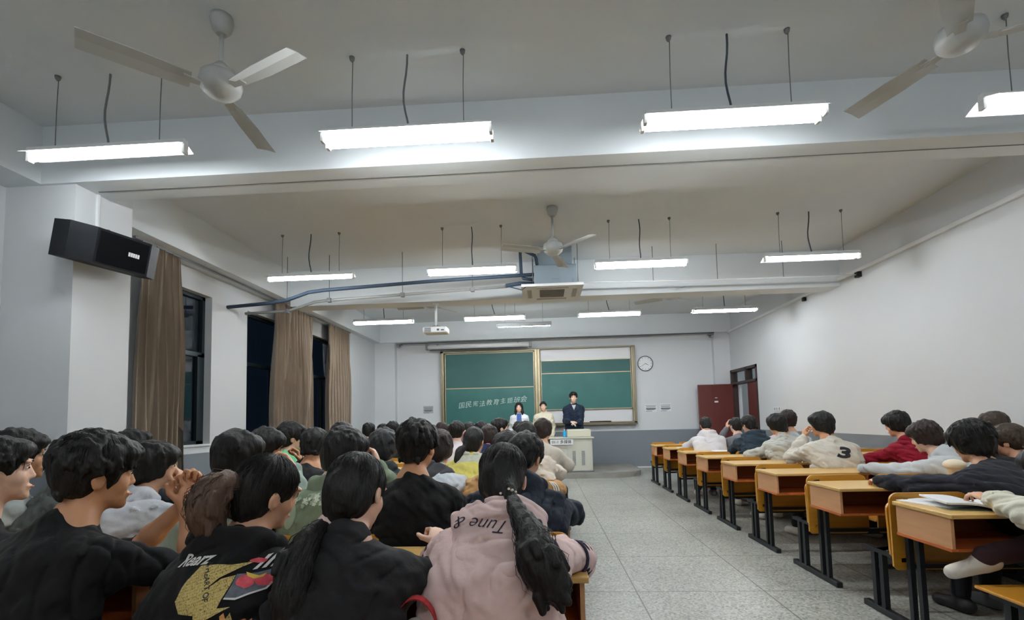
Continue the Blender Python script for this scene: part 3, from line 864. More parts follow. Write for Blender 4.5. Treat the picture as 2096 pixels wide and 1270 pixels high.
    def mesh(s, smooth=1):
        f = s.f
        f[0] = f[-1] = .01; f[:, 0] = f[:, -1] = .01; f[:, :, 0] = f[:, :, -1] = .01
        nx, ny, nz = f.shape
        ins = f < 0
        c = ins.astype(np.int8)
        cs = c[:-1, :-1, :-1] + c[1:, :-1, :-1] + c[:-1, 1:, :-1] + c[:-1, :-1, 1:] + c[1:, 1:, :-1] + c[1:, :-1, 1:] + c[:-1, 1:, 1:] + c[1:, 1:, 1:]
        act = (cs > 0) & (cs < 8)
        I, J, K = np.nonzero(act)
        if len(I) == 0: return np.zeros((0, 3)), np.zeros((0, 4), int)
        idx = np.full(act.shape, -1, dtype=np.int32)
        idx[I, J, K] = np.arange(len(I))
        cor = [(a, b, d) for a in (0, 1) for b in (0, 1) for d in (0, 1)]
        vals = [f[I + a, J + b, K + d] for a, b, d in cor]
        acc = np.zeros((len(I), 3)); cnt = np.zeros(len(I))
        for i in range(8):
            for j in range(i + 1, 8):
                if sum(abs(cor[i][q] - cor[j][q]) for q in range(3)) != 1: continue
                a, b = vals[i], vals[j]
                m = (a < 0) != (b < 0)
                t = np.where(m, a / np.where(m, a - b, 1), 0)
                for q in range(3):
                    acc[:, q] += np.where(m, cor[i][q] + t * (cor[j][q] - cor[i][q]), 0)
                cnt += m
        v = s.lo + (np.stack([I, J, K], 1) + acc / cnt[:, None]) * s.h
        quads = []
        for ax in range(3):
            sl0 = [slice(1, -1)] * 3; sl1 = [slice(1, -1)] * 3
            sl0[ax] = slice(0, -1); sl1[ax] = slice(1, None)
            A = ins[tuple(sl0)]; B = ins[tuple(sl1)]
            for flip in (0, 1):
                m = (A & ~B) if not flip else (~A & B)
                p = np.stack(np.nonzero(m), 1)
                if len(p) == 0: continue
                for q in range(3):
                    if q != ax: p[:, q] += 1
                u, w = [q for q in range(3) if q != ax]
                def g(du, dw):
                    r = p.copy(); r[:, u] -= du; r[:, w] -= dw
                    return idx[r[:, 0], r[:, 1], r[:, 2]]
                qd = np.stack([g(1, 1), g(0, 1), g(0, 0), g(1, 0)], 1)
                rev = (ax == 1) ^ bool(flip)
                quads.append(qd[:, ::-1] if rev else qd)
        q = np.concatenate(quads)
        q = q[(q >= 0).all(1)]
        nv = len(v)
        if smooth:
            ia = np.concatenate([q[:, 0], q[:, 1], q[:, 2], q[:, 3]] * 2)
            ib = np.concatenate([q[:, 1], q[:, 2], q[:, 3], q[:, 0], q[:, 3], q[:, 0], q[:, 1], q[:, 2]])
            cn = np.maximum(np.bincount(ia, minlength=nv), 1)
            for _ in range(smooth):
                v = v * .5 + .5 * np.stack([np.bincount(ia, weights=v[ib, k], minlength=nv) / cn for k in range(3)], 1)
        return v, q

def sdf_obj(name, fld, m, parent=None, origin=None, smooth=1, extra=None):
    v, q = fld.mesh(smooth)
    q4 = q
    if extra is not None and len(extra[0]):
        ev, ef = extra
        q4 = np.concatenate([q, ef + len(v)]); v = np.concatenate([v, ev])
    if origin is not None: v = v - np.array(origin)
    me = bpy.data.meshes.new(name)
    me.vertices.add(len(v)); me.vertices.foreach_set('co', v.astype(np.float32).ravel())
    me.loops.add(len(q4) * 4); me.loops.foreach_set('vertex_index', q4.astype(np.int32).ravel())
    me.polygons.add(len(q4)); me.polygons.foreach_set('loop_start', np.arange(0, len(q4) * 4, 4, dtype=np.int32))
    me.polygons.foreach_set('loop_total', np.full(len(q4), 4, dtype=np.int32))
    me.polygons.foreach_set('use_smooth', np.ones(len(q4), dtype=bool))
    me.update(calc_edges=True)
    me.materials.append(m)
    o = bpy.data.objects.new(name, me); C.objects.link(o)
    if origin is not None: o.location = tuple(origin)
    if parent is not None: setpar(o, parent)
    return o

def rotm(yaw=0, pitch=0, roll=0):
    """columns: right, forward, up. yaw>0 turns left, pitch>0 looks up, roll>0 tips to the right"""
    m = Matrix.Rotation(math.radians(yaw), 3, 'Z') @ Matrix.Rotation(math.radians(pitch), 3, 'X') @ Matrix.Rotation(math.radians(roll), 3, 'Y')
    return np.array(m)

def unit(v): return v / (np.linalg.norm(v) + 1e-9)

def ik(S, T, a, b, pole):
    d = T - S; L = np.linalg.norm(d)
    Lm = min(L, (a + b) * .985)
    u = d / (L + 1e-9)
    if L > Lm: T = S + u * Lm; L = Lm
    x = (a * a - b * b + L * L) / (2 * L)
    h = math.sqrt(max(a * a - x * x, 1e-6))
    p = pole - u * float(pole @ u)
    return S + u * x + unit(p) * h, T

SKIN = mat('skin', rgb(222, 172, 140), 0.5, var=(9, 0.5, rgb(206, 148, 118)), bump=(120, .04))
SKIN2 = mat('skin_warm', rgb(212, 156, 116), 0.5, var=(9, 0.5, rgb(194, 134, 98)), bump=(120, .04))
SKINP = mat('skin_pale', rgb(230, 190, 166), 0.5, var=(9, 0.5, rgb(218, 166, 142)), bump=(120, .04))
EYEW = mat('eye_white', rgb(225, 222, 215), 0.2)
EYED = mat('eye_dark', rgb(22, 16, 14), 0.15)
LIP = mat('lips', rgb(176, 98, 88), 0.45)
def hairmat(name, c):
    return mat(name, c, 0.5, bump=(22, 0.4), stretch=(6, 6, 1), spec=0.28, var=(30, 0.5, tuple(min(1, x * 1.9 + .003) for x in c[:3]) + (1,)))
HB = hairmat('black_hair', (0.0075, 0.0068, 0.0068, 1))
HBR = hairmat('brown_black_hair', (0.02, 0.012, 0.010, 1))
HBW = hairmat('brown_hair', (0.085, 0.05, 0.035, 1))
_cl = {}
def cloth(r, g, b, rough=.85, name=None):
    k = (r, g, b)
    if k not in _cl:
        c = rgb(r, g, b)
        d = tuple(x * .82 for x in c[:3]) + (1,)
        _cl[k] = mat(name or 'fabric_%d_%d_%d' % k, c, rough, bump=(26, .35), var=(7, .6, d), sheen=.06, spec=.2)
    return _cl[k]

def hand(F, W, fwd, up, side, curl=.5, s=1.0, spread=.12, thumb=1.0, k=.008):
    """W wrist, fwd finger direction, up = back of the hand, side = +1 thumb on the lat side"""
    fwd = unit(fwd); up = unit(up - fwd * float(up @ fwd)); lat = np.cross(fwd, up) * side
    palm = W + fwd * .048 * s
    Rm = np.stack([lat, fwd, up], 1)
    F.ell(palm, (.041 * s, .052 * s, .016 * s), Rm, k=.012)
    F.ell(W + fwd * .02 * s + lat * .018 * s - up * .006 * s, (.02 * s, .03 * s, .016 * s), Rm, k=.012)
    lens = (.041, .046, .043, .034)
    for i in range(4):
        x = (.029 - .0195 * i) * s
        p = W + fwd * (.092 - .004 * abs(i - 1)) * s + lat * x
        a = curl * (.55 + .12 * i)
        d = unit(fwd + lat * (x / s) * spread * 10 * .3)
        L = lens[i] * s; r = (.0088 - .0005 * (i == 3)) * s
        for j, (fr, da) in enumerate(((1, 1.0), (.68, 1.35), (.55, .9))):
            dd = unit(d * math.cos(a) - up * math.sin(a))
            e = p + dd * L * fr
            F.cone(p, e, r, r * .9, k=.004)
            p = e; r *= .93; a += curl * da
    # thumb from the side of the palm near its base
    p = W + fwd * .028 * s + lat * .034 * s - up * .006 * s
    d = unit(lat * .75 + fwd * .75 - up * .35 * thumb)
    e = p + d * .040 * s; F.cone(p, e, .0125 * s, .0105 * s, k=.008)
    d = unit(d + fwd * .6 - lat * .35 - up * .2); F.cone(e, e + d * .034 * s, .0102 * s, .0085 * s, k=.004)

def strands(path_fn, n, seg, r, rnd):
    """thin three-sided hair strands following path_fn(i) -> list of points"""
    V = []; Q = []
    for i in range(n):
        P = path_fn(i)
        m = len(P); base = len(V)
        for j, p in enumerate(P):
            d = unit(P[min(j + 1, m - 1)] - P[max(j - 1, 0)])
            a = unit(np.cross(d, np.array((.3, .2, 1.0)))); b = np.cross(d, a)
            rr = r * (1 - .85 * (j / (m - 1)) ** 2)
            for t in (0, 2.094, 4.189):
                V.append(p + a * math.cos(t) * rr + b * math.sin(t) * rr)
        for j in range(m - 1):
            for t in range(3):
                t2 = (t + 1) % 3
                Q.append((base + j * 3 + t, base + j * 3 + t2, base + j * 3 + 3 + t2, base + j * 3 + 3 + t))
    return np.array(V), np.array(Q)

def catmull(P, n):
    P = [np.array(p, dtype=float) for p in P]
    P = [2 * P[0] - P[1]] + P + [2 * P[-1] - P[-2]]
    out = []
    m = len(P) - 3
    for i in range(n + 1):
        t = i / n * m; k = min(int(t), m - 1); u = t - k
        a, b, c, d = P[k:k + 4]
        out.append(.5 * ((2 * b) + (-a + c) * u + (2 * a - 5 * b + 4 * c - d) * u * u + (-a + 3 * b - 3 * c + d) * u ** 3))
    return out

NEARLY = {}
def person(label, head, yaw=0, hyaw=None, hpitch=-8, hroll=0, skin=None, hair='short', hcol=None, top='hoodie', col=(30, 30, 32), hood=None,
           lh=None, rh=None, lod=1, tail=None, tailr=None, stand=0, trouser=(34, 36, 42), scale=1.0, seed=None, hoodcol=None, lcurl=.7, rcurl=.7,
           lhd=None, rhd=None, py=None, wide=1.0, hoods=1.0, fluff=0, legs=True, tie=None, tailcol=None, ankr=None, footr=None, slv=1.0, shoe=None, lup=None, rup=None, kneeo=0, group='seated students'):
    H = V3(head)
    rnd = random.Random(seed if seed is not None else int(abs(H[0] * 977 + H[1] * 131) * 10))
    sd = rnd.randrange(9999)
    hyaw = yaw if hyaw is None else hyaw
    skin = skin or SKIN; hcol = hcol or HB
    h_body = {0: .0050, 1: .0070, 2: .0095, 3: .012}[lod] * VX
    h_cloth = {0: .0055, 1: .008, 2: .011, 3: .014}[lod] * VX
    h_hair = {0: .0042, 1: .006, 2: .008, 3: .010}[lod] * VX
    B = rotm(yaw); lat, fwd, up = B[:, 0], B[:, 1], B[:, 2]
    HR = rotm(hyaw, hpitch, hroll)
    s = scale
    hp = lambda x, y, z: H + HR @ (np.array((x, y, z)) * s)
    N = hp(0, -.025, -.085) + fwd * -.035 * s + up * -.075 * s       # base of the neck
    if stand:
        Pv = V3(N[0], N[1], stand + .93 * s) + fwd * .01
    else:
        tl = .50 * s
        pz = .53
        dz = N[2] - pz
        hx = math.sqrt(max(tl * tl - dz * dz, .0004))
        Pv = N - fwd * hx; Pv[2] = pz
        if py is not None:
            Pv = Pv + fwd * (py - Pv[1]) / max(.3, fwd[1]) if abs(fwd[1]) > .3 else Pv
    spine = unit(N - Pv)
    back = unit(np.cross(lat, spine))
    mid = Pv * .55 + N * .45 + back * (.035 if not stand else .0)
    chest = Pv * .25 + N * .75 + back * (.02 if not stand else 0)
    S = {}
    for sg in (-1, 1):
        S[sg] = N + lat * sg * .158 * s * wide - spine * .105 * s - back * .020
    # arms
    hands = {}
    for sg, t, hd in ((-1, lh, lhd), (1, rh, rhd)):
        if t is None:
            if stand: t = Pv + lat * sg * .21 * s + fwd * .05 - up * .07; hd = hd if hd is not None else -up + fwd * .2
            else:
                t = N + fwd * .30 + lat * sg * (.10 + rnd.uniform(-.03, .06)); t[2] = .80
                hd = hd if hd is not None else -lat * sg * .7 + fwd * .7
        else: t = V3(t)
        pole = -up * 1.0 + lat * sg * .55 - fwd * .05 if not stand else -fwd + lat * sg * .3
        E, W = ik(S[sg], t, .275 * s, .245 * s, pole)
        if not stand and E[2] < .80 and W[2] > .76 and E[1] > 0:
            E = E + up * max(0, .805 - E[2]) * .9
        hd = unit(V3(hd)) if hd is not None else unit(W - E)
        hands[sg] = (E, W, hd)
    # legs
    L = {}
    for sg in (-1, 1):
        hip = Pv + lat * sg * .09 * s - up * .01
        if stand: kn = hip + fwd * .03 - up * .42 * s; an = V3(hip[0], hip[1], stand + .09) + lat * sg * .01
        else:
            kn = hip + fwd * .40 * s + lat * sg * .03; kn[2] = .50
            an = kn + fwd * (.04 + kneeo); an[2] = .10
        if sg > 0 and ankr is not None: kn = V3(ankr[0]); an = V3(ankr[1])
        L[sg] = (hip, kn, an)
    origin = (float(Pv[0]), float(Pv[1]), float(stand))
    pts = [H, N, Pv] + [x for v in hands.values() for x in v[:2]] + ([x for v in L.values() for x in v] if legs else [])
    lo = np.min(pts, 0) - .19; hi = np.max(pts, 0) + .19
    if not legs: lo[2] = Pv[2] - .12
    hi[2] = max(hi[2], H[2] + .15)
    # ---- body
    F = Field(lo, hi, h_body)
    F.ell(hp(0, -.014, .034), (.073 * s, .090 * s, .083 * s), HR, k=.02)
    F.ell(hp(0, .018, -.018), (.063 * s, .068 * s, .085 * s), HR, k=.03)
    F.ell(hp(0, .034, -.072), (.045 * s, .047 * s, .036 * s), HR, k=.03)
    F.ell(hp(0, .070, -.098), (.019 * s, .018 * s, .017 * s), HR, k=.02)
    for sg in (-1, 1):
        F.ell(hp(.036 * sg, .058, -.028), (.022 * s, .022 * s, .024 * s), HR, k=.02)
        F.ell(hp(.03 * sg, .088, .012), (.017 * s, .012 * s, .010 * s), HR, k=.008, op='s')
        F.ell(hp(.03 * sg, .072, .010), (.0145 * s, .0145 * s, .0125 * s), HR, k=.004)
        F.ell(hp(.079 * sg, -.004, -.012), (.009 * s, .020 * s, .031 * s), HR @ rotm(sg * 18, 0, 0), k=.006)
        F.ell(hp(.088 * sg, .002, -.010), (.005 * s, .011 * s, .018 * s), HR @ rotm(sg * 18, 0, 0), k=.004, op='s')
        F.ell(hp(.031 * sg, .083, .032), (.024 * s, .012 * s, .008 * s), HR, k=.012)
    F.cone(hp(0, .082, .012), hp(0, .095, -.024), .007 * s, .0105 * s, k=.012)
    for sg in (-1, 1): F.ell(hp(.010 * sg, .088, -.029), (.0075 * s, .009 * s, .0065 * s), HR, k=.006)
    F.ell(hp(0, .085, -.062), (.024 * s, .011 * s, .006 * s), HR, k=.005)
    F.ell(hp(0, .083, -.071), (.020 * s, .011 * s, .006 * s), HR, k=.005)
    F.ell(hp(0, .099, -.0665), (.022 * s, .008 * s, .0016 * s), HR, k=.002, op='s')
    F.cone(hp(0, -.02, -.06), N + back * -.01, .050 * s, .056 * s, k=.03)
    F.cone(N, chest, .05, .07, k=.05, lat=lat, ls=.62)
    F.cone(chest, Pv, .085, .09, k=.05, lat=lat, ls=.72)
    for sg in (-1, 1):
        E, W, hd = hands[sg]
        F.cone(N - spine * .05, S[sg], .04 * s, .04 * s, k=.05)
        F.cone(S[sg], E, .040 * s, .036 * s, k=.02)
        F.cone(E, E * .6 + W * .4, .038 * s, .037 * s, k=.02); F.cone(E * .6 + W * .4, W, .037 * s, .025 * s, k=.02)
        ub = (lup if sg < 0 else rup)
        ub = V3(ub) if ub is not None else up + fwd * .2
        hand(F, W, hd, ub, -sg if True else sg, lcurl if sg < 0 else rcurl, s * (1.0 if lod < 2 else 1.05))
        if legs:
            hip, kn, an = L[sg]
            F.cone(hip, kn, .07 * s, .05 * s, k=.04); F.cone(kn, an, .048 * s, .035 * s, k=.02)
    o = sdf_obj('person', F, skin, None, origin, smooth=1)
    tag(o, label, 'person', group)
    # ---- eyes, brows, lips
    if NEAR_FACE(hyaw, lod, H):
        for sg in (-1, 1):
            q = hp(.030 * sg, .0735, .010)
            e = MB().lathe(tuple(q), [(.0001, -.0135 * s), (.0095 * s, -.0095 * s), (.0135 * s, 0), (.0095 * s, .0095 * s), (.0001, .0135 * s)], 12).build('eye', EYEW, o)
            q2 = hp(.030 * sg, .0835, .009)
            MB().lathe(tuple(q2), [(.0001, -.0058 * s), (.0045 * s, -.0042 * s), (.0062 * s, 0), (.0045 * s, .0042 * s), (.0001, .0058 * s)], 10).build('iris', EYED, e)
            MB().tube([tuple(hp(.014 * sg, .094, .030)), tuple(hp(.03 * sg, .093, .0345)), tuple(hp(.047 * sg, .083, .030))], [.0022 * s, .0032 * s, .0016 * s], 6).build('eyebrow', hcol, o)
            MB().tube([tuple(hp(.017 * sg, .0865, .014)), tuple(hp(.03 * sg, .0885, .0195)), tuple(hp(.044 * sg, .0815, .014))], [.0010 * s, .0016 * s, .0010 * s], 6).build('eyelid_line', EYED, o)
        MB().tube([tuple(hp(-.019, .090, -.0665)), tuple(hp(0, .0975, -.0655)), tuple(hp(.019, .090, -.0665))], [.0012 * s, .0042 * s, .0012 * s], 8).build('lips', LIP, o)
    # ---- hair
    Hlo = H - .21; Hhi = H + .21
    if tail is not None:
        Hlo = np.minimum(Hlo, np.min(tail, 0) - .11); Hhi = np.maximum(Hhi, np.max(tail, 0) + .11)
    G = Field(Hlo, Hhi, h_hair)
    kk = hair
    big = {'short': (.089, .106, .099), 'bowl': (.097, .112, .104), 'pony': (.086, .103, .095), 'long': (.092, .110, .101), 'bun': (.086, .103, .095)}[kk]
    big = np.array(big) + fluff
    G.ell(hp(0, -.016, .034 + fluff * .6), big * s, HR, k=.02)
    G.ell(hp(0, -.055, -.022), np.array((.074, .052, .072)) * s, HR, k=.03)
    if kk in ('short', 'bowl'):
        G.ell(hp(0, .062, .076), np.array((.066 + fluff, .042 + fluff, .036)) * s, HR, k=.03)
    if kk == 'bowl':
        for sg in (-1, 1): G.ell(hp(.066 * sg, -.015, -.015), np.array((.026, .062, .050)) * s, HR, k=.02)
        G.ell(hp(0, -.062, -.035), np.array((.078, .048, .068)) * s, HR, k=.03)
        G.ell(hp(0, .07, .052), np.array((.066, .035, .036)) * s, HR, k=.02)
    if kk == 'long':
        for sg in (-1, 1):
            G.cone(hp(.074 * sg, .01, .03), hp(.084 * sg, -.0, -.10), .028 * s, .032 * s, k=.03)
            G.cone(hp(.084 * sg, -.0, -.10), hp(.082 * sg, .012, -.19), .034 * s, .018 * s, k=.03)
        G.cone(hp(0, -.06, -.02), hp(0, -.075, -.17), .06 * s, .035 * s, k=.04, lat=HR[:, 0], ls=.6)
    # tufts
    nt = {'short': 130, 'bowl': 90, 'pony': 0, 'long': 24, 'bun': 16}[kk]
    if lod >= 2: nt = int(nt * .45)
    for i in range(nt):
        a = rnd.uniform(0, 2 * PI); e = rnd.uniform(-.15, 1.25)
        n_ = np.array((math.cos(a) * math.cos(e), math.sin(a) * math.cos(e), math.sin(e)))
        p0 = np.array((0, -.016, .034 + fluff * .6)) + n_ * big * .93
        if p0[1] > .055 and p0[2] < .045: continue
        fl = np.array((n_[0] * .6 + .25 * math.sin(sd), .35 * n_[1] + .25, -.9 + .5 * n_[2])) + np.array([rnd.uniform(-.45, .45) for _ in range(3)])
        Lt = rnd.uniform(.028, .05) * (1 + 10 * fluff)
        if n_[2] > .75: fl = fl * .5 + np.array((.5 * math.sin(sd + i), .8, 0))
        d = unit(fl - n_ * float(fl @ n_)); d = unit(d + n_ * rnd.uniform(-.05, .22 if n_[2] < .8 else .08))
        p1 = p0 + d * Lt * .6; p2 = p1 + unit(d - np.array((0, 0, .35))) * Lt * .5
        G.cone(hp(*p0), hp(*p1), .012 * s, .009 * s, k=.006); G.cone(hp(*p1), hp(*p2), .009 * s, .003 * s, k=.004)
    if kk in ('short', 'bowl'):
        for i in range(14 if lod < 2 else 7):       # nape fringe
            x = rnd.uniform(-.055, .055)
            G.cone(hp(x, -.088, -.06), hp(x * 1.02, -.078, -.10 - rnd.uniform(0, .015)), .010 * s, .003 * s, k=.006)
    G0 = G
    if tail is not None:
        P = catmull(tail, 26); rr_ = tailr or (.02, .035, .04, .03, .006)
        G.cone(hp(0, -.085, .0), P[0], .045 * s, .02, k=.03)
        G.cone(hp(0, -.05, -.045), P[0], .062 * s, .022, k=.04)
        if tailcol is not None: G = Field(Hlo, Hhi, h_hair)
        xs = np.linspace(0, 1, len(rr_))
        for j in range(26):
            ra, rb = np.interp(j / 26, xs, rr_), np.interp((j + 1) / 26, xs, rr_)
            G.cone(P[j], P[j + 1], ra * .9, rb * .9, k=.012)
            if lod < 1:
                for q in range(3):
                    o_ = np.array([rnd.uniform(-1, 1) for _ in range(3)]) * ra * .75
                    G.cone(P[j] + o_, P[min(j + 3, 26)] + o_ * 1.15, ra * .32, rb * .2, k=.008)
    TG = G if G is not G0 else None; G = G0
    if kk == 'bun':
        G.ell(hp(0, -.11, .04), np.array((.04, .035, .04)) * s, HR, k=.01)
    # face opening and ears
    G.ell(hp(0, .105, -.045), np.array((.072, .085, .103 if kk != 'bowl' else .088)) * s, HR, k=.014, op='s')
    if kk == 'long': G.ell(hp(0, .09, -.06), np.array((.056, .09, .125)) * s, HR, k=.012, op='s')
    if kk in ('short', 'bun') or (kk == 'pony' and lod > 0):
        for sg in (-1, 1):
            G.ell(hp(.092 * sg, .008, -.034), np.array((.030, .034, .040)) * s, HR, k=.01, op='s')
        if kk != 'pony': G.ell(hp(0, -.02, -.115), np.array((.12, .12, .045)) * s, HR, k=.012, op='s')
    A = rotm(hyaw, hpitch, hroll)
    G.noise(.0042 if kk != 'pony' else .003, (150, 150, 26), sd, A, H, n=5)
    ex = tex = None
    if lod == 0:
        r2 = random.Random(sd)
        def pf(i):
            a = r2.uniform(0, 2 * PI); e0 = r2.uniform(.5, 1.45); out = []
            de = r2.uniform(.5, 1.3); wv = r2.uniform(-.12, .12); rad = r2.uniform(.995, 1.03)
            for j in range(7):
                t = j / 6; e = e0 - de * t; aa = a + wv * t
                if kk == 'pony':
                    aa = a + (-PI / 2 - ((a + PI) % (2 * PI) - PI)) * 0 + wv * t
                n_ = np.array((math.cos(aa) * math.cos(e), math.sin(aa) * math.cos(e), math.sin(e)))
                q = np.array((0, -.016, .034 + fluff * .6)) + n_ * big * (rad + .03 * t * r2.random())
                if q[1] > .075 and q[2] < .05: q[2] = .05 + .01 * t
                out.append(hp(*q))
            return out
        ex = strands(pf, 420, 7, .0011, r2)
        if tail is not None:
            P = catmull(tail, 26); rr_ = tailr; xs = np.linspace(0, 1, len(rr_))
            def pt(i):
                j0 = r2.randrange(0, 12); j1 = r2.randrange(18, 27); o_ = unit(np.array([r2.uniform(-1, 1) for _ in range(3)])); out = []
                w1 = r2.uniform(0, 6); am = r2.uniform(.5, 1.15)
                for j in range(j0, j1, 2):
                    ra = np.interp(j / 26, xs, rr_)
                    out.append(P[j] + o_ * ra * am * (1 + .12 * math.sin(j * .9 + w1)) + np.array((math.sin(j * .5 + w1), 0, 0)) * .006)
                if len(out) < 2: out = [P[0], P[1]]
                return out
            e2 = strands(pt, 420, 9, .0014, r2)
            if tailcol is not None: tex = e2
            else: ex = (np.concatenate([ex[0], e2[0]]), np.concatenate([ex[1], e2[1] + len(ex[0])]))
    if TG is not None:
        TG.noise(.004, (150, 150, 26), sd, A, H, n=5)
        sdf_obj('ponytail', TG, tailcol, o, origin, smooth=1, extra=tex)
    hobj = sdf_obj('hair', G, hcol, o, origin, smooth=1 if lod else 0, extra=ex)
    # ---- upper garment
    cm = cloth(*col)
    thick = {'hoodie': .014, 'jacket': .02, 'sweat': .010, 'tee': .004}[top]
    zlo = (Pv[2] - .14) if not stand else Pv[2] - .10 * s
    lo2 = np.min([N, Pv, hands[-1][0], hands[1][0], hands[-1][1], hands[1][1]], 0) - .17; hi2 = np.max([N, Pv, hands[-1][0], hands[1][0], hands[-1][1], hands[1][1]], 0) + .17
    lo2[2] = max(lo2[2], zlo - .05)
    T = Field(lo2, hi2, h_cloth)
    w_ = wide
    T.cone(N - spine * .10 * s, chest - spine * .05, (.080 + thick) * s, (.104 + thick) * s, k=.06, lat=lat, ls=.66 / w_)
    T.cone(chest - spine * .02, mid, (.108 + thick) * s, (.108 + thick) * s, k=.06, lat=lat, ls=.62 / w_)
    T.cone(mid, Pv - spine * .04, (.106 + thick) * s, (.122 + thick) * s, k=.06, lat=lat, ls=.66 / w_)
    T.cone(N + spine * (.034 if stand else .022 if (hood or top == 'hoodie') else .006), N - spine * .07, (.055 + thick * .5) * s, .08 * s, k=.04)
    for sg in (-1, 1):
        E, W, hd = hands[sg]
        T.cone(N - spine * .05 * s, S[sg], (.050 + thick) * s, (.052 + thick) * s, k=.06)
        if top == 'tee':
            u_ = E
            T.cone(S[sg], S[sg] * .1 + E * .9, .062 * s, .060 * s, k=.035)
        else:
            T.cone(S[sg], E, (.054 + thick) * s, (.047 + thick) * s, k=.04)
            We = W + unit(E - W) * .01 if slv >= 1 else E + (W - E) * slv
            T.cone(E, E * .35 + We * .65, (.047 + thick) * s, (.041 + thick) * s, k=.03)
            T.cone(E * .35 + We * .65, We + unit(E - W) * .03, (.041 + thick) * s, (.035 + thick * .8) * s, k=.02)
            T.cone(We + unit(E - W) * .03, We - unit(E - W) * .012, ((.034 if slv >= 1 else .043) + thick * .4) * s, ((.033 if slv >= 1 else .043) + thick * .4) * s, k=.008)
    amp = {'hoodie': .011, 'jacket': .014, 'sweat': .010, 'tee': .007}[top] * (1 if not stand else .7)
    T.noise(amp * .75, (22, 18, 34), sd + 3, B, Pv, n=5)
    if lod < 2: T.noise(amp * .42, (60, 45, 95), sd + 5, rotm(yaw + 30, 20, 30), Pv, n=5)
    if lod < 2 and not stand: T.folds(.011 if top != 'sweat' else .009, 30, sd + 7, B, Pv)
    if top == 'tee':
        for sg in (-1, 1):
            E, W, hd = hands[sg]
            T.cone(W, E + (E - W) * -.25, .05, .055, k=.006, op='s') if False else None
    # neck opening
    T.ell(hp(0, .03, -.10) * .5 + N * .5 + unit(N - chest) * .045 - back * .01, (.052 * s, .054 * s, .05 * s), None, k=.010, op='s')
    T.cut((0, 0, zlo), (0, 0, -1))
    g = sdf_obj({'hoodie': 'hoodie', 'jacket': 'jacket', 'sweat': 'sweatshirt', 'tee': 't_shirt'}[top], T, cm, o, origin, smooth=1)
    if hood is None: hood = top == 'hoodie'
    if hood:
        hs = hoods * s
        bc = N + back * .055 * hs - spine * .015
        K = Field(N - .24 * hs, N + .24 * hs, h_cloth)
        tip = unit(back * .9 + spine * .45)
        Rb = np.stack([lat, unit(np.cross(spine, lat)), spine], 1)
        K.ell(N + back * .066 * hs - spine * .07 * hs, (.118 * hs, .040 * hs, .088 * hs), Rb, k=.03)
        arc = []
        for j in range(11):
            t = math.radians(-125 + 25 * j)
            arc.append(N + back * (.078 * math.cos(t) + .012) * hs + lat * math.sin(t) * .098 * hs + spine * (-.006 + .014 * math.cos(t)) * hs)
        tip = N + back * .095 * hs - spine * .17 * hs
        for j in range(10): K.cone(arc[j], arc[j + 1], .024 * hs, .024 * hs, k=.02)
        for j in range(1, 10):
            K.cone(arc[j], tip + lat * float((arc[j] - N) @ lat) * .55, .024 * hs, .030 * hs, k=.035)
        K.ell(N + back * .04 * hs + spine * .055 * hs, (.060 * hs, .055 * hs, .050 * hs), Rb, k=.012, op='s')
        K.noise(.013, (34, 26, 44), sd + 9, B, N, n=4)
        if lod < 2: K.folds(.010, 34, sd + 11, B, N, 2)
        sdf_obj('hood', K, cloth(*(hoodcol or col)), o, origin, smooth=1)
    # ---- trousers and shoes
    if legs:
        tm = cloth(*trouser)
        hips = [L[sg] for sg in (-1, 1)]
        allp = np.array([x for v in hips for x in v])
        T = Field(allp.min(0) - .15, allp.max(0) + .15, max(h_cloth, .009))
        T.cone(Pv - lat * .05 - up * .02, Pv + lat * .05 - up * .02, .115 * s, .115 * s, k=.04)
        for sg in (-1, 1):
            hip, kn, an = L[sg]
            T.cone(hip, kn, .088 * s, .068 * s, k=.03); T.cone(kn, an + up * .02, .066 * s, .055 * s, k=.02)
        T.noise(.007, (20, 20, 26), sd + 4, None, Pv, n=3)
        T.cut((0, 0, min(L[1][2][2], L[-1][2][2]) - .01), (0, 0, -1)); T.cut((0, 0, Pv[2] + (.12 if ankr is not None else .05 if not stand else .12)), (0, 0, 1))
        sdf_obj('trousers', T, tm, o, origin)
        for sg in (-1, 1):
            hip, kn, an = L[sg]
            f0 = V3(an[0], an[1], stand); ff = fwd; raised = sg > 0 and footr is not None
            if raised: f0 = an - up * .06; ff = unit(V3(footr))
            T = Field(f0 - V3(.22, .22, .12 if raised else .03), f0 + V3(.22, .22, .2), .009)
            fu = unit(up - ff * float(up @ ff))
            T.cone(f0 - ff * .04 + fu * .045, f0 + ff * .14 + fu * .036, .045, .038, k=.02)
            T.cone(f0 + fu * .05, f0 + fu * (.065 if raised else .10), .045, .042, k=.02)
            T.cut(f0 + fu * .002, -fu)
            sdf_obj('shoe', T, SHOE[rnd.randrange(3) if shoe is None else shoe], o, origin)
    return dict(o=o, top=g, N=N, lat=lat, back=back, spine=spine, up=up, fwd=fwd, chest=chest, mid=mid, Pv=Pv, hp=hp, origin=origin, hands=hands, S=S, HR=HR)
SHOE = [mat('white_shoe', rgb(214, 208, 198), .6), mat('black_shoe', rgb(26, 26, 28), .6), mat('grey_shoe', rgb(96, 98, 102), .7)]
def NEAR_FACE(hyaw, lod, H):
    return lod == 0 or abs(((hyaw + 180) % 360) - 180) > 35

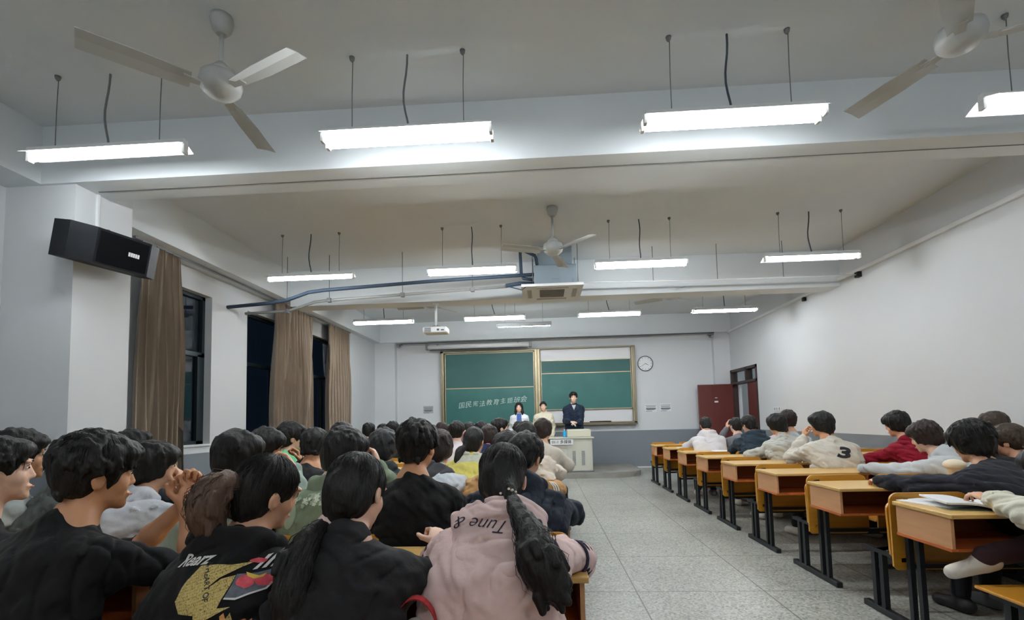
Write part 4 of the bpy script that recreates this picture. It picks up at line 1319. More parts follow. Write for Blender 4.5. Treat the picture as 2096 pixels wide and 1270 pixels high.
def bvh_of(objs):
    V = []; Fc = []
    for o in objs:
        w = wloc(o); n = len(V)
        V += [w @ v.co for v in o.data.vertices]
        Fc += [[i + n for i in p.vertices] for p in o.data.polygons]
    return BVHTree.FromPolygons(V, Fc)
def decal(name, vs, fs, org, ux, uy, nrm, bvh, m, parent, grid=.02, off=.0035):
    """projects a flat outline (vs 2D/3D, faces) along -nrm onto the garment so that it follows the cloth"""
    bm = bmesh.new()
    bv = [bm.verts.new((v[0], v[1], 0)) for v in vs]
    for f in fs:
        try: bm.faces.new([bv[i] for i in f])
        except ValueError: pass
    if grid:
        xs = [v[0] for v in vs]; ys = [v[1] for v in vs]
        for a0, a1, n_ in ((min(xs), max(xs), (1, 0, 0)), (min(ys), max(ys), (0, 1, 0))):
            t = a0 + grid
            while t < a1:
                bmesh.ops.bisect_plane(bm, geom=bm.verts[:] + bm.edges[:] + bm.faces[:], plane_co=Vector(n_) * t, plane_no=n_)
                t += grid
    ux, uy, nrm, org = Vector(ux), Vector(uy), Vector(nrm).normalized(), Vector(org)
    dead = []
    for v in bm.verts:
        p = org + ux * v.co.x + uy * v.co.y
        hit, nn, _, _ = bvh.ray_cast(p + nrm * .35, -nrm, 1.0)
        if hit is None: dead.append(v); v.co = p
        else: v.co = hit + nrm * off
    bmesh.ops.delete(bm, geom=dead, context='VERTS')
    me = bpy.data.meshes.new(name); bm.to_mesh(me); bm.free()
    o = bpy.data.objects.new(name, me); C.objects.link(o); me.materials.append(m); setpar(o, parent)
    me.polygons.foreach_set('use_smooth', [True] * len(me.polygons))
    return o
def text_decal(name, body, size, org, ux, uy, nrm, bvh, m, parent, shear=.3, bold=.001, grid=.03):
    vs, fs = text_mesh(body, size, shear, bold)
    return decal(name, vs, fs, org, ux, uy, nrm, bvh, m, parent, grid)
# ------------------------------------------------------------------ the people
P_ = {}
BLK = (27, 27, 29)
# front row of the left block
P_['edge'] = person('person in black sweatshirt cut off by the left edge, face in profile', (-2.05, 1.74, 1.155), -15, -46, 0, 0, SKINP, 'short', HB, 'sweat', BLK, hood=False, lod=0, wide=1.05)
P_['clasp'] = person('person in black sweatshirt resting the mouth on clasped hands', (-1.475, 1.55, 1.155), -14, -40, -6, 4, SKIN2, 'short', HB, 'sweat', (26, 26, 28), hood=False, lod=0, wide=1.1, fluff=.008, py=1.36, slv=.12,
    lh=(-1.36, 1.80, 1.015), rh=(-1.325, 1.765, 1.0), lhd=(.12, .12, 1), rhd=(-.05, .25, 1), lup=(-.75, .5, 0), rup=(.9, -.4, 0), lcurl=1.05, rcurl=1.15)
P_['print'] = person('person in black hoodie with a gold newspaper print on the back and tied-back brown hair', (-.935, 1.62, 1.075), -8, -38, -16, 8, SKIN, 'pony', HB, 'hoodie', (25, 25, 27), lod=0, wide=1.05, hoods=1.15, py=1.40,
    tail=[(-.975, 1.55, 1.12), (-1.02, 1.50, 1.115), (-1.045, 1.475, 1.07), (-1.04, 1.475, 1.01), (-1.03, 1.48, .965)], tailr=(.024, .048, .058, .052, .022), tailcol=HBW)
P_['pony'] = person('person in dark hoodie with a low side ponytail held by a pale scrunchie', (-.61, 1.58, 1.075), 2, -14, -22, -4, SKINP, 'pony', HB, 'hoodie', (38, 38, 40), hood=False, lod=0, wide=.92, py=1.42,
    tail=[(-.66, 1.50, .99), (-.69, 1.44, .975), (-.70, 1.38, .92), (-.70, 1.34, .85), (-.70, 1.32, .77), (-.70, 1.31, .66)], tailr=(.02, .032, .045, .05, .042, .012),
    rh=(-.40, 1.86, .835), rhd=(-.3, .8, .45), rup=(.4, -.2, 1), rcurl=1.3)
P_['pink'] = person('person in pale pink hoodie with a long wavy ponytail down the back', (-.155, 1.82, 1.085), -3, -2, -18, 2, SKINP, 'pony', HB, 'hoodie', (224, 196, 192), lod=0, wide=1.08, hoods=1.25, py=1.44,
    tail=[(-.126, 1.68, 1.049), (-.086, 1.575, 1.005), (-.049, 1.50, .959), (-.028, 1.455, .914), (-.012, 1.425, .873), (.009, 1.41, .832), (.027, 1.41, .795)], tailr=(.018, .028, .036, .052, .070, .062, .045, .012),
    rh=(.02, 1.98, .80), rhd=(-.7, .7, 0), lh=(-.28, 1.98, .80), lhd=(.7, .7, 0))
# second row
P_['spiky'] = person('person with spiky black hair and pale jacket at the left edge, behind the profile face', (-2.73, 2.42, 1.17), -20, -46, 0, 0, SKIN2, 'short', HB, 'jacket', (176, 182, 180), lod=1, fluff=.012)
P_['greyj'] = person('person in grey green jacket with a bowed dark head against the white column', (-2.42, 2.52, 1.155), -10, -6, -14, 0, None, 'bowl', HB, 'jacket', (84, 90, 88), hood=True, lod=1)
P_['whiteb'] = person('person in white jacket resting the chin on one hand', (-2.06, 2.50, 1.10), -18, -54, -4, 6, SKIN, 'bowl', HB, 'jacket', (206, 208, 214), hood=True, lod=1,
    rh=(-1.965, 2.56, .975), rhd=(-.1, .15, 1), rup=(1, .2, 0), rcurl=1.3)
P_['mint'] = person('person in mint green hoodie with short black hair', (-1.54, 2.40, 1.148), -20, -48, -10, 6, SKIN, 'bowl', HB, 'hoodie', (158, 176, 168), lod=1, hoods=1.15,
    rh=(-1.36, 2.62, 1.06), rhd=(-.5, -.1, .8), rup=(.6, .4, 0), rcurl=1.2)
P_['sage'] = person('person in sage green sweatshirt with white flower print on the back', (-1.03, 2.50, 1.15), -10, -34, -12, 6, SKINP, 'bowl', HB, 'sweat', (128, 142, 118), hood=True, lod=1,
    rh=(-.90, 2.64, 1.07), rhd=(-.3, -.1, .9), rup=(.8, .2, 0), rcurl=1.2, hoods=.9)
P_['blkt'] = person('person in plain black sweatshirt with bare neck and full black hair', (-.635, 2.45, 1.178), -2, -16, -2, 2, SKIN2, 'short', HB, 'sweat', (22, 22, 24), hood=False, lod=0, wide=1.12, fluff=.006,
    rh=(-.44, 2.86, .80), rhd=(-.6, .8, 0))
P_['navy'] = person('person in dark navy hoodie hunched over the desk at the aisle end', (-.10, 2.62, 1.10), -8, -22, -24, 6, SKIN, 'short', HB, 'hoodie', (30, 38, 50), lod=1, wide=1.2, hoods=1.2,
    rh=(.08, 2.86, .80), rhd=(-.7, .7, 0))
# third row
P_['b13'] = person('person with combed black hair in front of the first curtain', (-2.92, 3.35, 1.168), -16, -38, 0, 0, SKIN2, 'short', HB, 'jacket', (40, 44, 50), lod=1)
P_['b14'] = person('person in black jacket looking down between the mint hoodie and green shirt', (-1.96, 3.38, 1.155), -30, -58, -18, 4, SKIN2, 'bowl', HB, 'jacket', (30, 30, 33), lod=1, rh=(-1.80, 3.56, 1.02), rhd=(-.3, 0, 1), rcurl=1.2)
P_['b15'] = person('person in black crew neck shirt with cropped hair, bowed behind the sage sweatshirt', (-1.63, 3.42, 1.142), 0, 0, -18, 0, SKIN2, 'short', HB, 'sweat', (30, 31, 34), hood=False, lod=1, wide=1.1)
P_['b16'] = person('person in dark green grey hooded jacket, left of the bare-necked black sweatshirt', (-1.11, 3.36, 1.128), 2, 2, -10, 0, None, 'bowl', hairmat('grey_black_hair', (.018, .02, .021, 1)), 'hoodie', (52, 60, 60), lod=1)
P_['b19'] = person('person in white jacket with dark hood, right of the bare-necked black sweatshirt', (-.72, 3.34, 1.11), -4, -8, -14, 0, None, 'bowl', HBR, 'jacket', (198, 204, 210), hood=True, hoodcol=(70, 70, 74), lod=1)
P_['brown'] = person('person in camel brown jacket with white sleeve stripes, leaning into the aisle', (-.245, 3.33, 1.09), -10, -16, -18, 4, None, 'bowl', HB, 'jacket', (168, 128, 82), hood=False, lod=1, wide=1.25,
    rh=(.10, 3.62, .80), rhd=(-.7, .7, 0))
# fourth row
P_['yellow'] = person('person in grey and yellow hoodie with a ponytail tied by a pink band', (-.60, 4.22, 1.122), -6, -14, -10, 2, None, 'pony', HB, 'hoodie', (206, 196, 106), hoodcol=(190, 192, 176), lod=1, wide=1.15, hoods=.95,
    tail=[(-.655, 4.12, 1.09), (-.70, 4.08, 1.05), (-.715, 4.06, .98), (-.72, 4.05, .90)], tailr=(.018, .035, .035, .01))
P_['green'] = person('person in bright green top with fluffy black hair in front of the middle curtain', (-2.26, 4.3, 1.185), -18, -58, 2, 0, SKINP, 'short', HB, 'jacket', (118, 206, 152), hood=False, lod=1, fluff=.014)
P_['g21'] = person('person with dark hair mostly hidden behind the sage sweatshirt, below the last curtain', (-1.84, 4.4, 1.19), 0, 0, 0, 0, None, 'bowl', HB, 'sweat', (52, 54, 60), lod=2)
P_['navy2'] = person('person in navy jacket with a thin pink hair tie, right of the yellow hoodie', (-.58, 5.2, 1.118), -4, -10, -10, 0, None, 'bowl', HBR, 'jacket', (38, 52, 86), hood=True, lod=2)
P_['cream'] = person('person in bulky cream padded jacket at the aisle, in front of the lectern', (-.17, 4.48, 1.145), -12, -6, -16, 4, None, 'bowl', HB, 'jacket', (216, 204, 190), hood=True, hoodcol=(222, 212, 204), lod=1, wide=1.3, hoods=1.1,
    rh=(.10, 4.74, .82), rhd=(-.7, .7, 0))
# rows further up
P_['p3'] = person('person in dark blue coat facing right, head against the lower edge of the blackboard', (-.54, 6.15, 1.20), -30, -74, 0, 0, SKINP, 'short', HB, 'jacket', (36, 50, 72), hood=True, lod=2)
P_['p5'] = person('person with black hair directly below the standing person in the white cardigan', (-.35, 7.1, 1.155), 0, 4, -4, 0, None, 'short', HB, 'sweat', (64, 66, 72), lod=2)
P_['p4'] = person('person with round black hair left of the lectern, in front of the cream sweater', (.0, 5.42, 1.178), -20, -26, -8, 0, None, 'bowl', HBR, 'jacket', (206, 198, 186), lod=2)
P_['p6'] = person('person with dark hair and blue coat, left of the dark blue coat profile', (-.905, 7.1, 1.16), 0, 0, -6, 0, None, 'bowl', HB, 'jacket', (34, 44, 70), lod=2)
P_['p1'] = person('person in white top holding both hands to the ears, below the blackboard left half', (-1.10, 6.2, 1.165), 0, -4, -4, 0, SKINP, 'short', HB, 'sweat', (222, 216, 220), hood=False, lod=2, fluff=.008,
    lh=(-1.20, 6.24, 1.09), rh=(-1.0, 6.24, 1.09), lhd=(.1, 0, 1), rhd=(-.1, 0, 1), lup=(-1, 0, 0), rup=(1, 0, 0))
P_['p1b'] = person('person with dark hair, in the far rows left of the one holding both ears', (-1.50, 7.2, 1.157), 0, -10, -4, 0, None, 'bowl', HBR, 'sweat', (150, 130, 120), lod=2)
P_['p1c'] = person('person with dark hair, in the far rows right of the one holding both ears', (-1.10, 7.2, 1.15), 0, 0, -4, 0, None, 'bowl', HB, 'sweat', (60, 58, 60), lod=2)
P_['p7'] = person('person with dark hair at the right end of the far group under the white wall', (-1.95, 7.2, 1.19), 0, 0, -2, 0, None, 'short', HB, 'sweat', (44, 46, 50), lod=3)
P_['t3'] = person('person with black hair in the middle of the far group under the white wall', (-2.24, 7.2, 1.193), 0, 0, -2, 0, None, 'bowl', HB, 'sweat', (40, 42, 46), lod=3)
P_['t1'] = person('person with black hair at the left end of the far group under the white wall', (-2.9, 8.02, 1.183), 0, -10, -2, 0, None, 'bowl', HB, 'sweat', (70, 84, 140), lod=3)
P_['t2'] = person('person with a low bowed head, second from the left in the far group', (-2.66, 8.02, 1.154), 0, 0, -10, 0, None, 'bowl', HB, 'sweat', (52, 54, 58), lod=3)
# right block
P_['R1'] = person('person in white hoodie sitting alone in front of the grey wall', (2.60, 8.02, 1.14), -3, -6, -24, 0, None, 'short', HB, 'hoodie', (224, 222, 226), lod=2, wide=1.2, hoods=1.2, rh=(2.75, 8.35, .8), lh=(2.36, 8.3, .8))
P_['R2'] = person('person in grey top with both hands up at the face beside the open door leaf', (3.07, 8.02, 1.125), 8, 12, 0, 0, SKINP, 'short', HB, 'sweat', (120, 122, 128), hood=False, lod=2,
    lh=(2.97, 8.13, 1.08), rh=(3.13, 8.13, 1.06), lhd=(.1, 0, 1), rhd=(-.1, 0, 1), lup=(-1, 0, 0), rup=(1, 0, 0))
P_['R3'] = person('person in dark slate hooded coat in front of the red brown door', (2.90, 7.1, 1.155), 6, 18, -12, -4, None, 'short', HB, 'hoodie', (46, 60, 72), lod=1, wide=1.3, hoods=1.3)
P_['R5'] = person('person in light grey jacket with black hair, leaning left on the desk', (2.83, 6.12, 1.168), 14, 26, -10, -8, SKIN2, 'bowl', HB, 'jacket', (192, 192, 184), hood=False, lod=1, wide=1.2,
    lh=(2.56, 6.40, .80), lhd=(.6, .8, 0))
P_['R5b'] = person('person with black hair half hidden behind the light grey jacket, holding pink knitwear', (3.32, 7.12, 1.174), 0, 10, -4, 0, None, 'short', HB, 'sweat', (228, 180, 186), lod=2)
P_['R6'] = person('person in pale blue grey shirt with short cropped hair beside the right wall switch plates', (3.05, 6.3, 1.215), -8, -4, 0, 0, None, 'short', HBR, 'sweat', (190, 202, 206), hood=False, lod=1)
P_['R7'] = person('person in cream baseball jacket with a black curved mark on the back, chin on hand', (2.85, 5.2, 1.178), 16, 42, -6, -6, SKIN2, 'bowl', HB, 'jacket', (216, 210, 198), hood=False, lod=1, wide=1.35,
    lh=(2.72, 5.30, 1.045), lhd=(.25, .2, .9), lup=(-1, 0, 0), lcurl=1.2)
P_['R8'] = person('person in crimson red hoodie bending left over the desk', (3.56, 5.15, 1.165), 22, 40, -14, -10, SKIN, 'bowl', HB, 'hoodie', (142, 22, 44), lod=1, wide=1.15, lh=(3.22, 5.42, .80), lhd=(.6, .8, 0))
P_['R9'] = person('person in light grey hoodie with maroon-black hair, head lowered', (3.17, 4.27, 1.080), 28, 44, -20, -8, SKINP, 'bowl', HBR, 'hoodie', (198, 202, 204), lod=1, wide=1.05, lh=(2.80, 4.5, .80), lhd=(.6, .8, 0))
P_['R10'] = person('person in black top hidden behind the cream cup', (3.58, 4.30, 1.02), 10, 10, -30, 0, None, 'bowl', HB, 'sweat', (24, 24, 27), lod=2)
P_['R11'] = person('person in dark charcoal jacket stretching an arm along the desk, broad black hair', (2.78, 3.36, 1.078), 14, 14, -14, -6, SKIN, 'bowl', HB, 'jacket', (38, 39, 46), hood=False, lod=0, wide=1.35, fluff=.012,
    lh=(2.33, 3.72, .80), lhd=(.2, .9, 0), rh=(3.0, 3.7, .80))
P_['R12'] = person('person with short brown hair at the right edge, behind the charcoal jacket', (3.76, 4.2, 1.03), 12, 34, -14, -6, SKIN, 'short', hairmat('dark_brown_hair', (.04, .028, .02, 1)), 'jacket', (52, 54, 58), lod=1, fluff=.008)
P_['R13'] = person('person with brown hair cut off by the right edge, farthest back by the wall', (4.46, 5.12, 1.14), 20, 20, 0, 0, None, 'bowl', hairmat('dark_brown_hair', (.04, .028, .02, 1)), 'jacket', (40, 40, 44), lod=2)
r14 = P_['R14'] = person('person in cream jacket with long black hair at the right edge, one foot raised', (2.36, 2.42, 1.0), 30, 40, -14, -6, SKIN, 'bowl', HB, 'jacket', (214, 212, 194), hood=False, lod=0, wide=1.15,
    lh=(2.34, 2.80, .83), lhd=(-.1, .8, .2), rh=(2.6, 2.75, .80), trouser=(66, 44, 50), ankr=((2.62, 2.72, .60), (2.22, 2.66, .53)), footr=(-.9, .15, -.25), shoe=0)
# presenters
P_['man'] = person('person standing behind the lectern in a dark navy jacket, holding a microphone', (.725, 11.55, 1.795), 180, 180, -4, 0, SKINP, 'short', HB, 'jacket', (34, 44, 62), hood=True, hoods=.72, lod=1, stand=.12, wide=1.02, scale=1.04,
    rh=(.60, 11.30, 1.22), lh=(.80, 11.28, 1.2), rhd=(.9, -.1, .1), lhd=(-.9, -.1, .1), group='standing presenters')
P_['cardigan'] = person('person standing in a white cardigan over a blue top, with long black hair', (-.56, 11.45, 1.59), 180, 180, 0, 0, SKINP, 'long', HB, 'sweat', (222, 224, 228), hood=False, lod=1, stand=.12, scale=.93, trouser=(60, 66, 80), group='standing presenters')
P_['sweater'] = person('person standing in a long cream knit sweater with tied-back black hair', (.01, 11.45, 1.60), 180, 180, 0, 0, SKINP, 'bun', HB, 'jacket', (214, 206, 184), hood=False, lod=1, stand=.12, scale=.94, wide=1.05, trouser=(196, 190, 172), group='standing presenters')
# ------------------------------------------------------------------ prints, ties and small things on the people
def U(v): return tuple(float(x) for x in v)
def ball_ring(name, c, axis, R, r, m, parent, n=14, lump=0.0, sd=1):
    rnd = random.Random(sd)
    ax = Vector(U(axis)).normalized(); a = ax.orthogonal().normalized(); b = ax.cross(a); c = Vector(U(c))
    mb = MB()
    pts = [c + (a * math.cos(t) + b * math.sin(t)) * (R + lump * rnd.uniform(-1, 1)) + ax * lump * rnd.uniform(-1, 1) for t in [2 * PI * k / n for k in range(n)]]
    mb.tube(pts + [pts[0], pts[1]], [r * (1 + (.35 * rnd.uniform(-1, 1) if lump else 0)) for _ in range(n + 2)], 8)
    return mb.build(name, m, parent)
PINKISH = mat('pale_pink_elastic', rgb(224, 196, 192), .7)
INKN = mat('navy_print', rgb(34, 30, 52), .8)
WPR = mat('white_print', rgb(224, 222, 218), .8)
p = P_['pony']; ball_ring('scrunchie', (-.668, 1.492, .986), (-.4, -.6, -.3), .030, .014, PINKISH, p['o'], 14, .004)
p = P_['yellow']; ball_ring('hair_tie', (-.655, 4.12, 1.088), (-.6, -.4, -.5), .022, .008, mat('bright_pink_elastic', rgb(236, 120, 150), .7), p['o'])
p = P_['navy2']; ball_ring('hair_tie', (-.58, 5.08, 1.055), (0, -.3, -1), .02, .007, mat('bright_pink_elastic', rgb(236, 120, 150), .7), p['o'])
p = P_['print']; ball_ring('hair_tie', (-.99, 1.535, 1.115), (-.6, -.7, 0), .022, .008, BLACK, p['o'])
p = P_['pink']
mb = MB(); rnd = random.Random(4)
for k in range(26):
    t = rnd.uniform(0, 2 * PI); R = .026
    c = Vector((-.124 + R * math.cos(t), 1.672 + rnd.uniform(-.012, .012) - .4 * abs(math.sin(t)) * R, 1.045 + R * math.sin(t) + rnd.uniform(-.006, .006)))
    mb.lathe(c, [(.0005, -.005), (.004, -.003), (.005, 0), (.004, .003), (.0005, .005)], 6)
ti = ball_ring('hair_tie', (-.124, 1.675, 1.047), (.1, -.9, -.3), .022, .007, BLACK, p['o'])
mb.build('bead_cluster', mat('pearl_bead', rgb(232, 214, 204), .35), ti)
hood = [c for c in bpy.data.objects if c.parent == p['o'] and c.name.startswith('hood') and not c.name.startswith('hoodie')][0]
bv = bvh_of([p['top'], hood])
text_decal('script_print', 'Tune &', .062, (-.205, 1.60, .965), (-1, 0, .12), (-.1, 0, -1), (0, -1, .25), bv, INKN, hood, shear=.5, bold=-.0006, grid=.02)
for sg in (1, -1):
    E_, W_, _ = p['hands'][sg]
    for k in range(3):
        c = p['S'][sg] + (E_ - p['S'][sg]) * (.80 + .10 * k)
        ball_ring('sleeve_stripe', c, E_ - p['S'][sg], .061, .006, INKN, p['top'], 20)
# newspaper print
NEWS = bpy.data.materials.new('gold_newspaper_print'); NEWS.use_nodes = True
nt = NEWS.node_tree; b = nt.nodes['Principled BSDF']; b.inputs['Roughness'].default_value = .8
tc = nt.nodes.new('ShaderNodeTexCoord'); mp = nt.nodes.new('ShaderNodeMapping'); mp.inputs['Rotation'].default_value = (0, .3, 0)
br = nt.nodes.new('ShaderNodeTexBrick'); br.inputs['Scale'].default_value = 34; br.inputs['Mortar Size'].default_value = .035
br.inputs['Color1'].default_value = rgb(206, 184, 112); br.inputs['Color2'].default_value = rgb(186, 160, 88); br.inputs['Mortar'].default_value = rgb(214, 196, 130)
sp = nt.nodes.new('ShaderNodeSeparateXYZ'); cb = nt.nodes.new('ShaderNodeCombineXYZ')
nt.links.new(tc.outputs['Object'], mp.inputs[0]); nt.links.new(mp.outputs[0], sp.inputs[0])
nt.links.new(sp.outputs[0], cb.inputs[0]); nt.links.new(sp.outputs[2], cb.inputs[1]); nt.links.new(cb.outputs[0], br.inputs[0])
wv = nt.nodes.new('ShaderNodeTexNoise'); wv.inputs['Scale'].default_value = 1; m2 = nt.nodes.new('ShaderNodeMapping'); m2.inputs['Scale'].default_value = (420, 420, 160)
nt.links.new(mp.outputs[0], m2.inputs[0]); nt.links.new(m2.outputs[0], wv.inputs[0])
gt = nt.nodes.new('ShaderNodeMath'); gt.operation = 'GREATER_THAN'; gt.inputs[1].default_value = .60; nt.links.new(wv.outputs[0], gt.inputs[0])
mx = nt.nodes.new('ShaderNodeMix'); mx.data_type = 'RGBA'; nt.links.new(gt.outputs[0], mx.inputs[0]); nt.links.new(br.outputs[0], mx.inputs[6]); mx.inputs[7].default_value = rgb(116, 100, 62)
nt.links.new(mx.outputs[2], b.inputs['Base Color'])
p = P_['print']
kids = [c for c in bpy.data.objects if c.parent == p['o'] and c.name.split('.')[0] in ('hood', 'hoodie')]
bv = bvh_of(kids)
Z = .00142     # metres per picture pixel at that distance, used only as a drawing scale
def poly(pts): return [(x * Z, -y * Z) for x, y in pts], [list(range(len(pts)))]
org, ux, uy, nr = (-.895, 1.30, .845), (1, .08, 0), (0, .12, 1), (.12, -1, .30)
def pdec(name, pts, m, off=.003):
    v, f = poly(pts); return decal(name, v, f, org, ux, uy, nr, bv, m, p['top'], .012, off)
pdec('newspaper_print', [(-62, -58), (-28, -60), (0, -58), (25, -62), (40, -72), (42, -66), (-16, -34), (-44, -6), (-12, -32), (12, -38), (-4, 22), (20, 20), (-40, 52), (-46, 34), (-78, 30), (-92, 8), (-80, -30)], NEWS)
pdec('newspaper_print', [(-66, 50), (-46, 62), (14, 44), (22, 30), (30, 52), (60, 54), (74, 46), (72, 66), (64, 84), (-66, 86)], NEWS)
pdec('photo_print', [(14, -40), (50, -42), (82, -52), (94, -48), (88, -36), (72, -10), (24, 8), (4, 6), (8, -14)], mat('slate_print', rgb(84, 92, 104), .8, var=(60, .8, rgb(120, 124, 132))), .0042)
pdec('photo_edge', [(4, 6), (24, 8), (72, -10), (88, -36), (86, -38), (70, -13), (24, 4), (6, 3)], WPR, .005)
RED = mat('rose_print', rgb(206, 62, 78), .8, var=(70, .8, rgb(232, 110, 120))); YEL = mat('yellow_print', rgb(228, 190, 84), .8)
def blob(cx, cy, rx, ry, n=12, sd=0):
    r_ = random.Random(sd); return [(cx + rx * r_.uniform(.85, 1.1) * math.cos(2 * PI * k / n), cy + ry * r_.uniform(.85, 1.1) * math.sin(2 * PI * k / n)) for k in range(n)]
pdec('rose_print', blob(34, -26, 18, 13, sd=1), RED, .0055); pdec('rose_print', blob(66, -28, 17, 12, sd=2), RED, .0055)
pdec('rose_print', blob(44, -66, 15, 5, sd=3), RED, .0055)
pdec('ribbon_print', [(30, -44), (42, -40), (56, -36), (66, -42), (62, -34), (48, -30), (34, -36)], YEL, .006)
pdec('flower_print', blob(82, -50, 8, 6, sd=4), YEL, .006)
pdec('crown_print', [(6, 36), (12, 30), (16, 40), (22, 52), (34, 56), (40, 44), (46, 42), (50, 48), (56, 42), (60, 58), (44, 64), (26, 64), (10, 58)], mat('orange_print', rgb(190, 76, 44), .8, var=(60, .9, rgb(236, 196, 120))), .0055)
pdec('flower_print', blob(-76, 66, 17, 16, sd=6), mat('plum_print', rgb(86, 36, 62), .8, var=(40, .9, rgb(206, 58, 88))), .0055)
text_decal('script_print', 'life', .085, (-.79, 1.30, .955), (1, .08, .22), (0, .12, 1), (.12, -1, .3), bv, WPR, p['top'], .55, .0012, .02)
text_decal('script_print', 'Rearz', .05, (-1.03, 1.30, .945), (.9, .08, .05), (0, .12, 1), (.0, -1, .3), bv, WPR, p['top'], .55, .0012, .02)
text_decal('column_print', 'A HEART OF', .02, (-.955, 1.30, .885), (.25, .05, -1), (1, .08, .25), (.0, -1, .3), bv, BLACK, p['top'], 0, .0004, .02)
# sage flowers
p = P_['sage']; bv = bvh_of([p['top']])
fl = mat('white_flower_print', rgb(206, 214, 190), .8); lf = mat('pale_leaf_print', rgb(158, 172, 146), .8)
rnd = random.Random(8)
for k in range(22):
    cx, cy = rnd.gauss(-.045, .055), rnd.gauss(-.17, .035)
    r_ = rnd.uniform(.006, .014)
    v = [(cx + r_ * (1 + .35 * math.cos(5 * t)) * math.cos(t), cy + r_ * (1 + .35 * math.cos(5 * t)) * math.sin(t)) for t in [2 * PI * q / 20 for q in range(20)]]
    decal('flower_print', v, [list(range(20))], (-1.06, 2.2, 1.13), (1, 0, 0), (0, 0, 1), (0, -1, .2), bv, fl if k % 3 else lf, p['top'], None)
v = [(.028 * math.cos(t), .055 * math.sin(t)) for t in [2 * PI * q / 20 for q in range(20)]]
decal('leaf_print', v, [list(range(20))], (-1.19, 2.2, .88), (1, 0, 0), (0, 0, 1), (0, -1, .1), bv, lf, p['top'], .02)
text_decal('script_print', 'ITS', .05, (-1.10, 2.2, .965), (1, 0, .1), (0, 0, 1), (0, -1, .1), bv, lf, p['top'], .2, .001, None)
# green shirt letters
p = P_['green']; bv = bvh_of([p['top']])
text_decal('back_lettering', 'GTWNC', .085, (-2.30, 4.0, .93), (1, 0, .02), (0, 0, 1), (0, -1, .1), bv, mat('dark_green_print', rgb(20, 60, 44), .8), p['top'], 0, .002, .03)
# curved mark on the cream jacket
p = P_['R7']; bv = bvh_of([p['top']])
text_decal('back_mark', '3', .21, (2.91, 4.85, .92), (1.3, 0, -.25), (.2, 0, .72), (0, -1, .15), bv, BLACK, p['top'], .2, .010, .03)
# white bands on the camel sleeve
p = P_['brown']; E_, W_, _ = p['hands'][1]; S_ = p['S'][1]
for k in range(3):
    ball_ring('sleeve_stripe', S_ + (E_ - S_) * (.62 + .12 * k), E_ - S_, .070, .005, WPR, p['top'], 20)
# presenters' inner tops
p = P_['cardigan']; bv = bvh_of([p['top']])
decal('blue_blouse', [(-.055, .05), (.055, .05), (.06, -.55), (-.06, -.55)], [[3, 2, 1, 0]], (-.56, 11.0, 1.40), (1, 0, 0), (0, 0, 1), (0, -1, 0), bv, mat('blue_blouse', rgb(54, 88, 150), .8), p['top'], .03, .004)
p = P_['man']; bv = bvh_of([p['top']])
decal('grey_collar', [(-.05, .06), (.05, .06), (0, -.06)], [[2, 1, 0]], (.725, 11.0, 1.56), (1, 0, 0), (0, 0, 1), (0, -1, 0), bv, mat('grey_shirt', rgb(176, 180, 184), .8), p['top'], .02, .004)
decal('zip_line', [(-.004, 0), (.004, 0), (.004, -.5), (-.004, -.5)], [[3, 2, 1, 0]], (.725, 11.0, 1.50), (1, 0, 0), (0, 0, 1), (0, -1, 0), bv, BLACK, p['top'], .03, .004)
r = empty('microphone', (.66, 11.25, 1.2), 'pale stick microphone held by the person behind the lectern', 'microphone')
MB().tube([(.63, 11.27, 1.235), (.73, 11.24, 1.14)], .012, 10).build('microphone_handle', WHITE, r)
MB().lathe((.73, 11.24, 1.13), [(.004, -.02), (.018, -.01), (.02, .005), (.012, .02)], 12).build('microphone_head', STEEL, r)

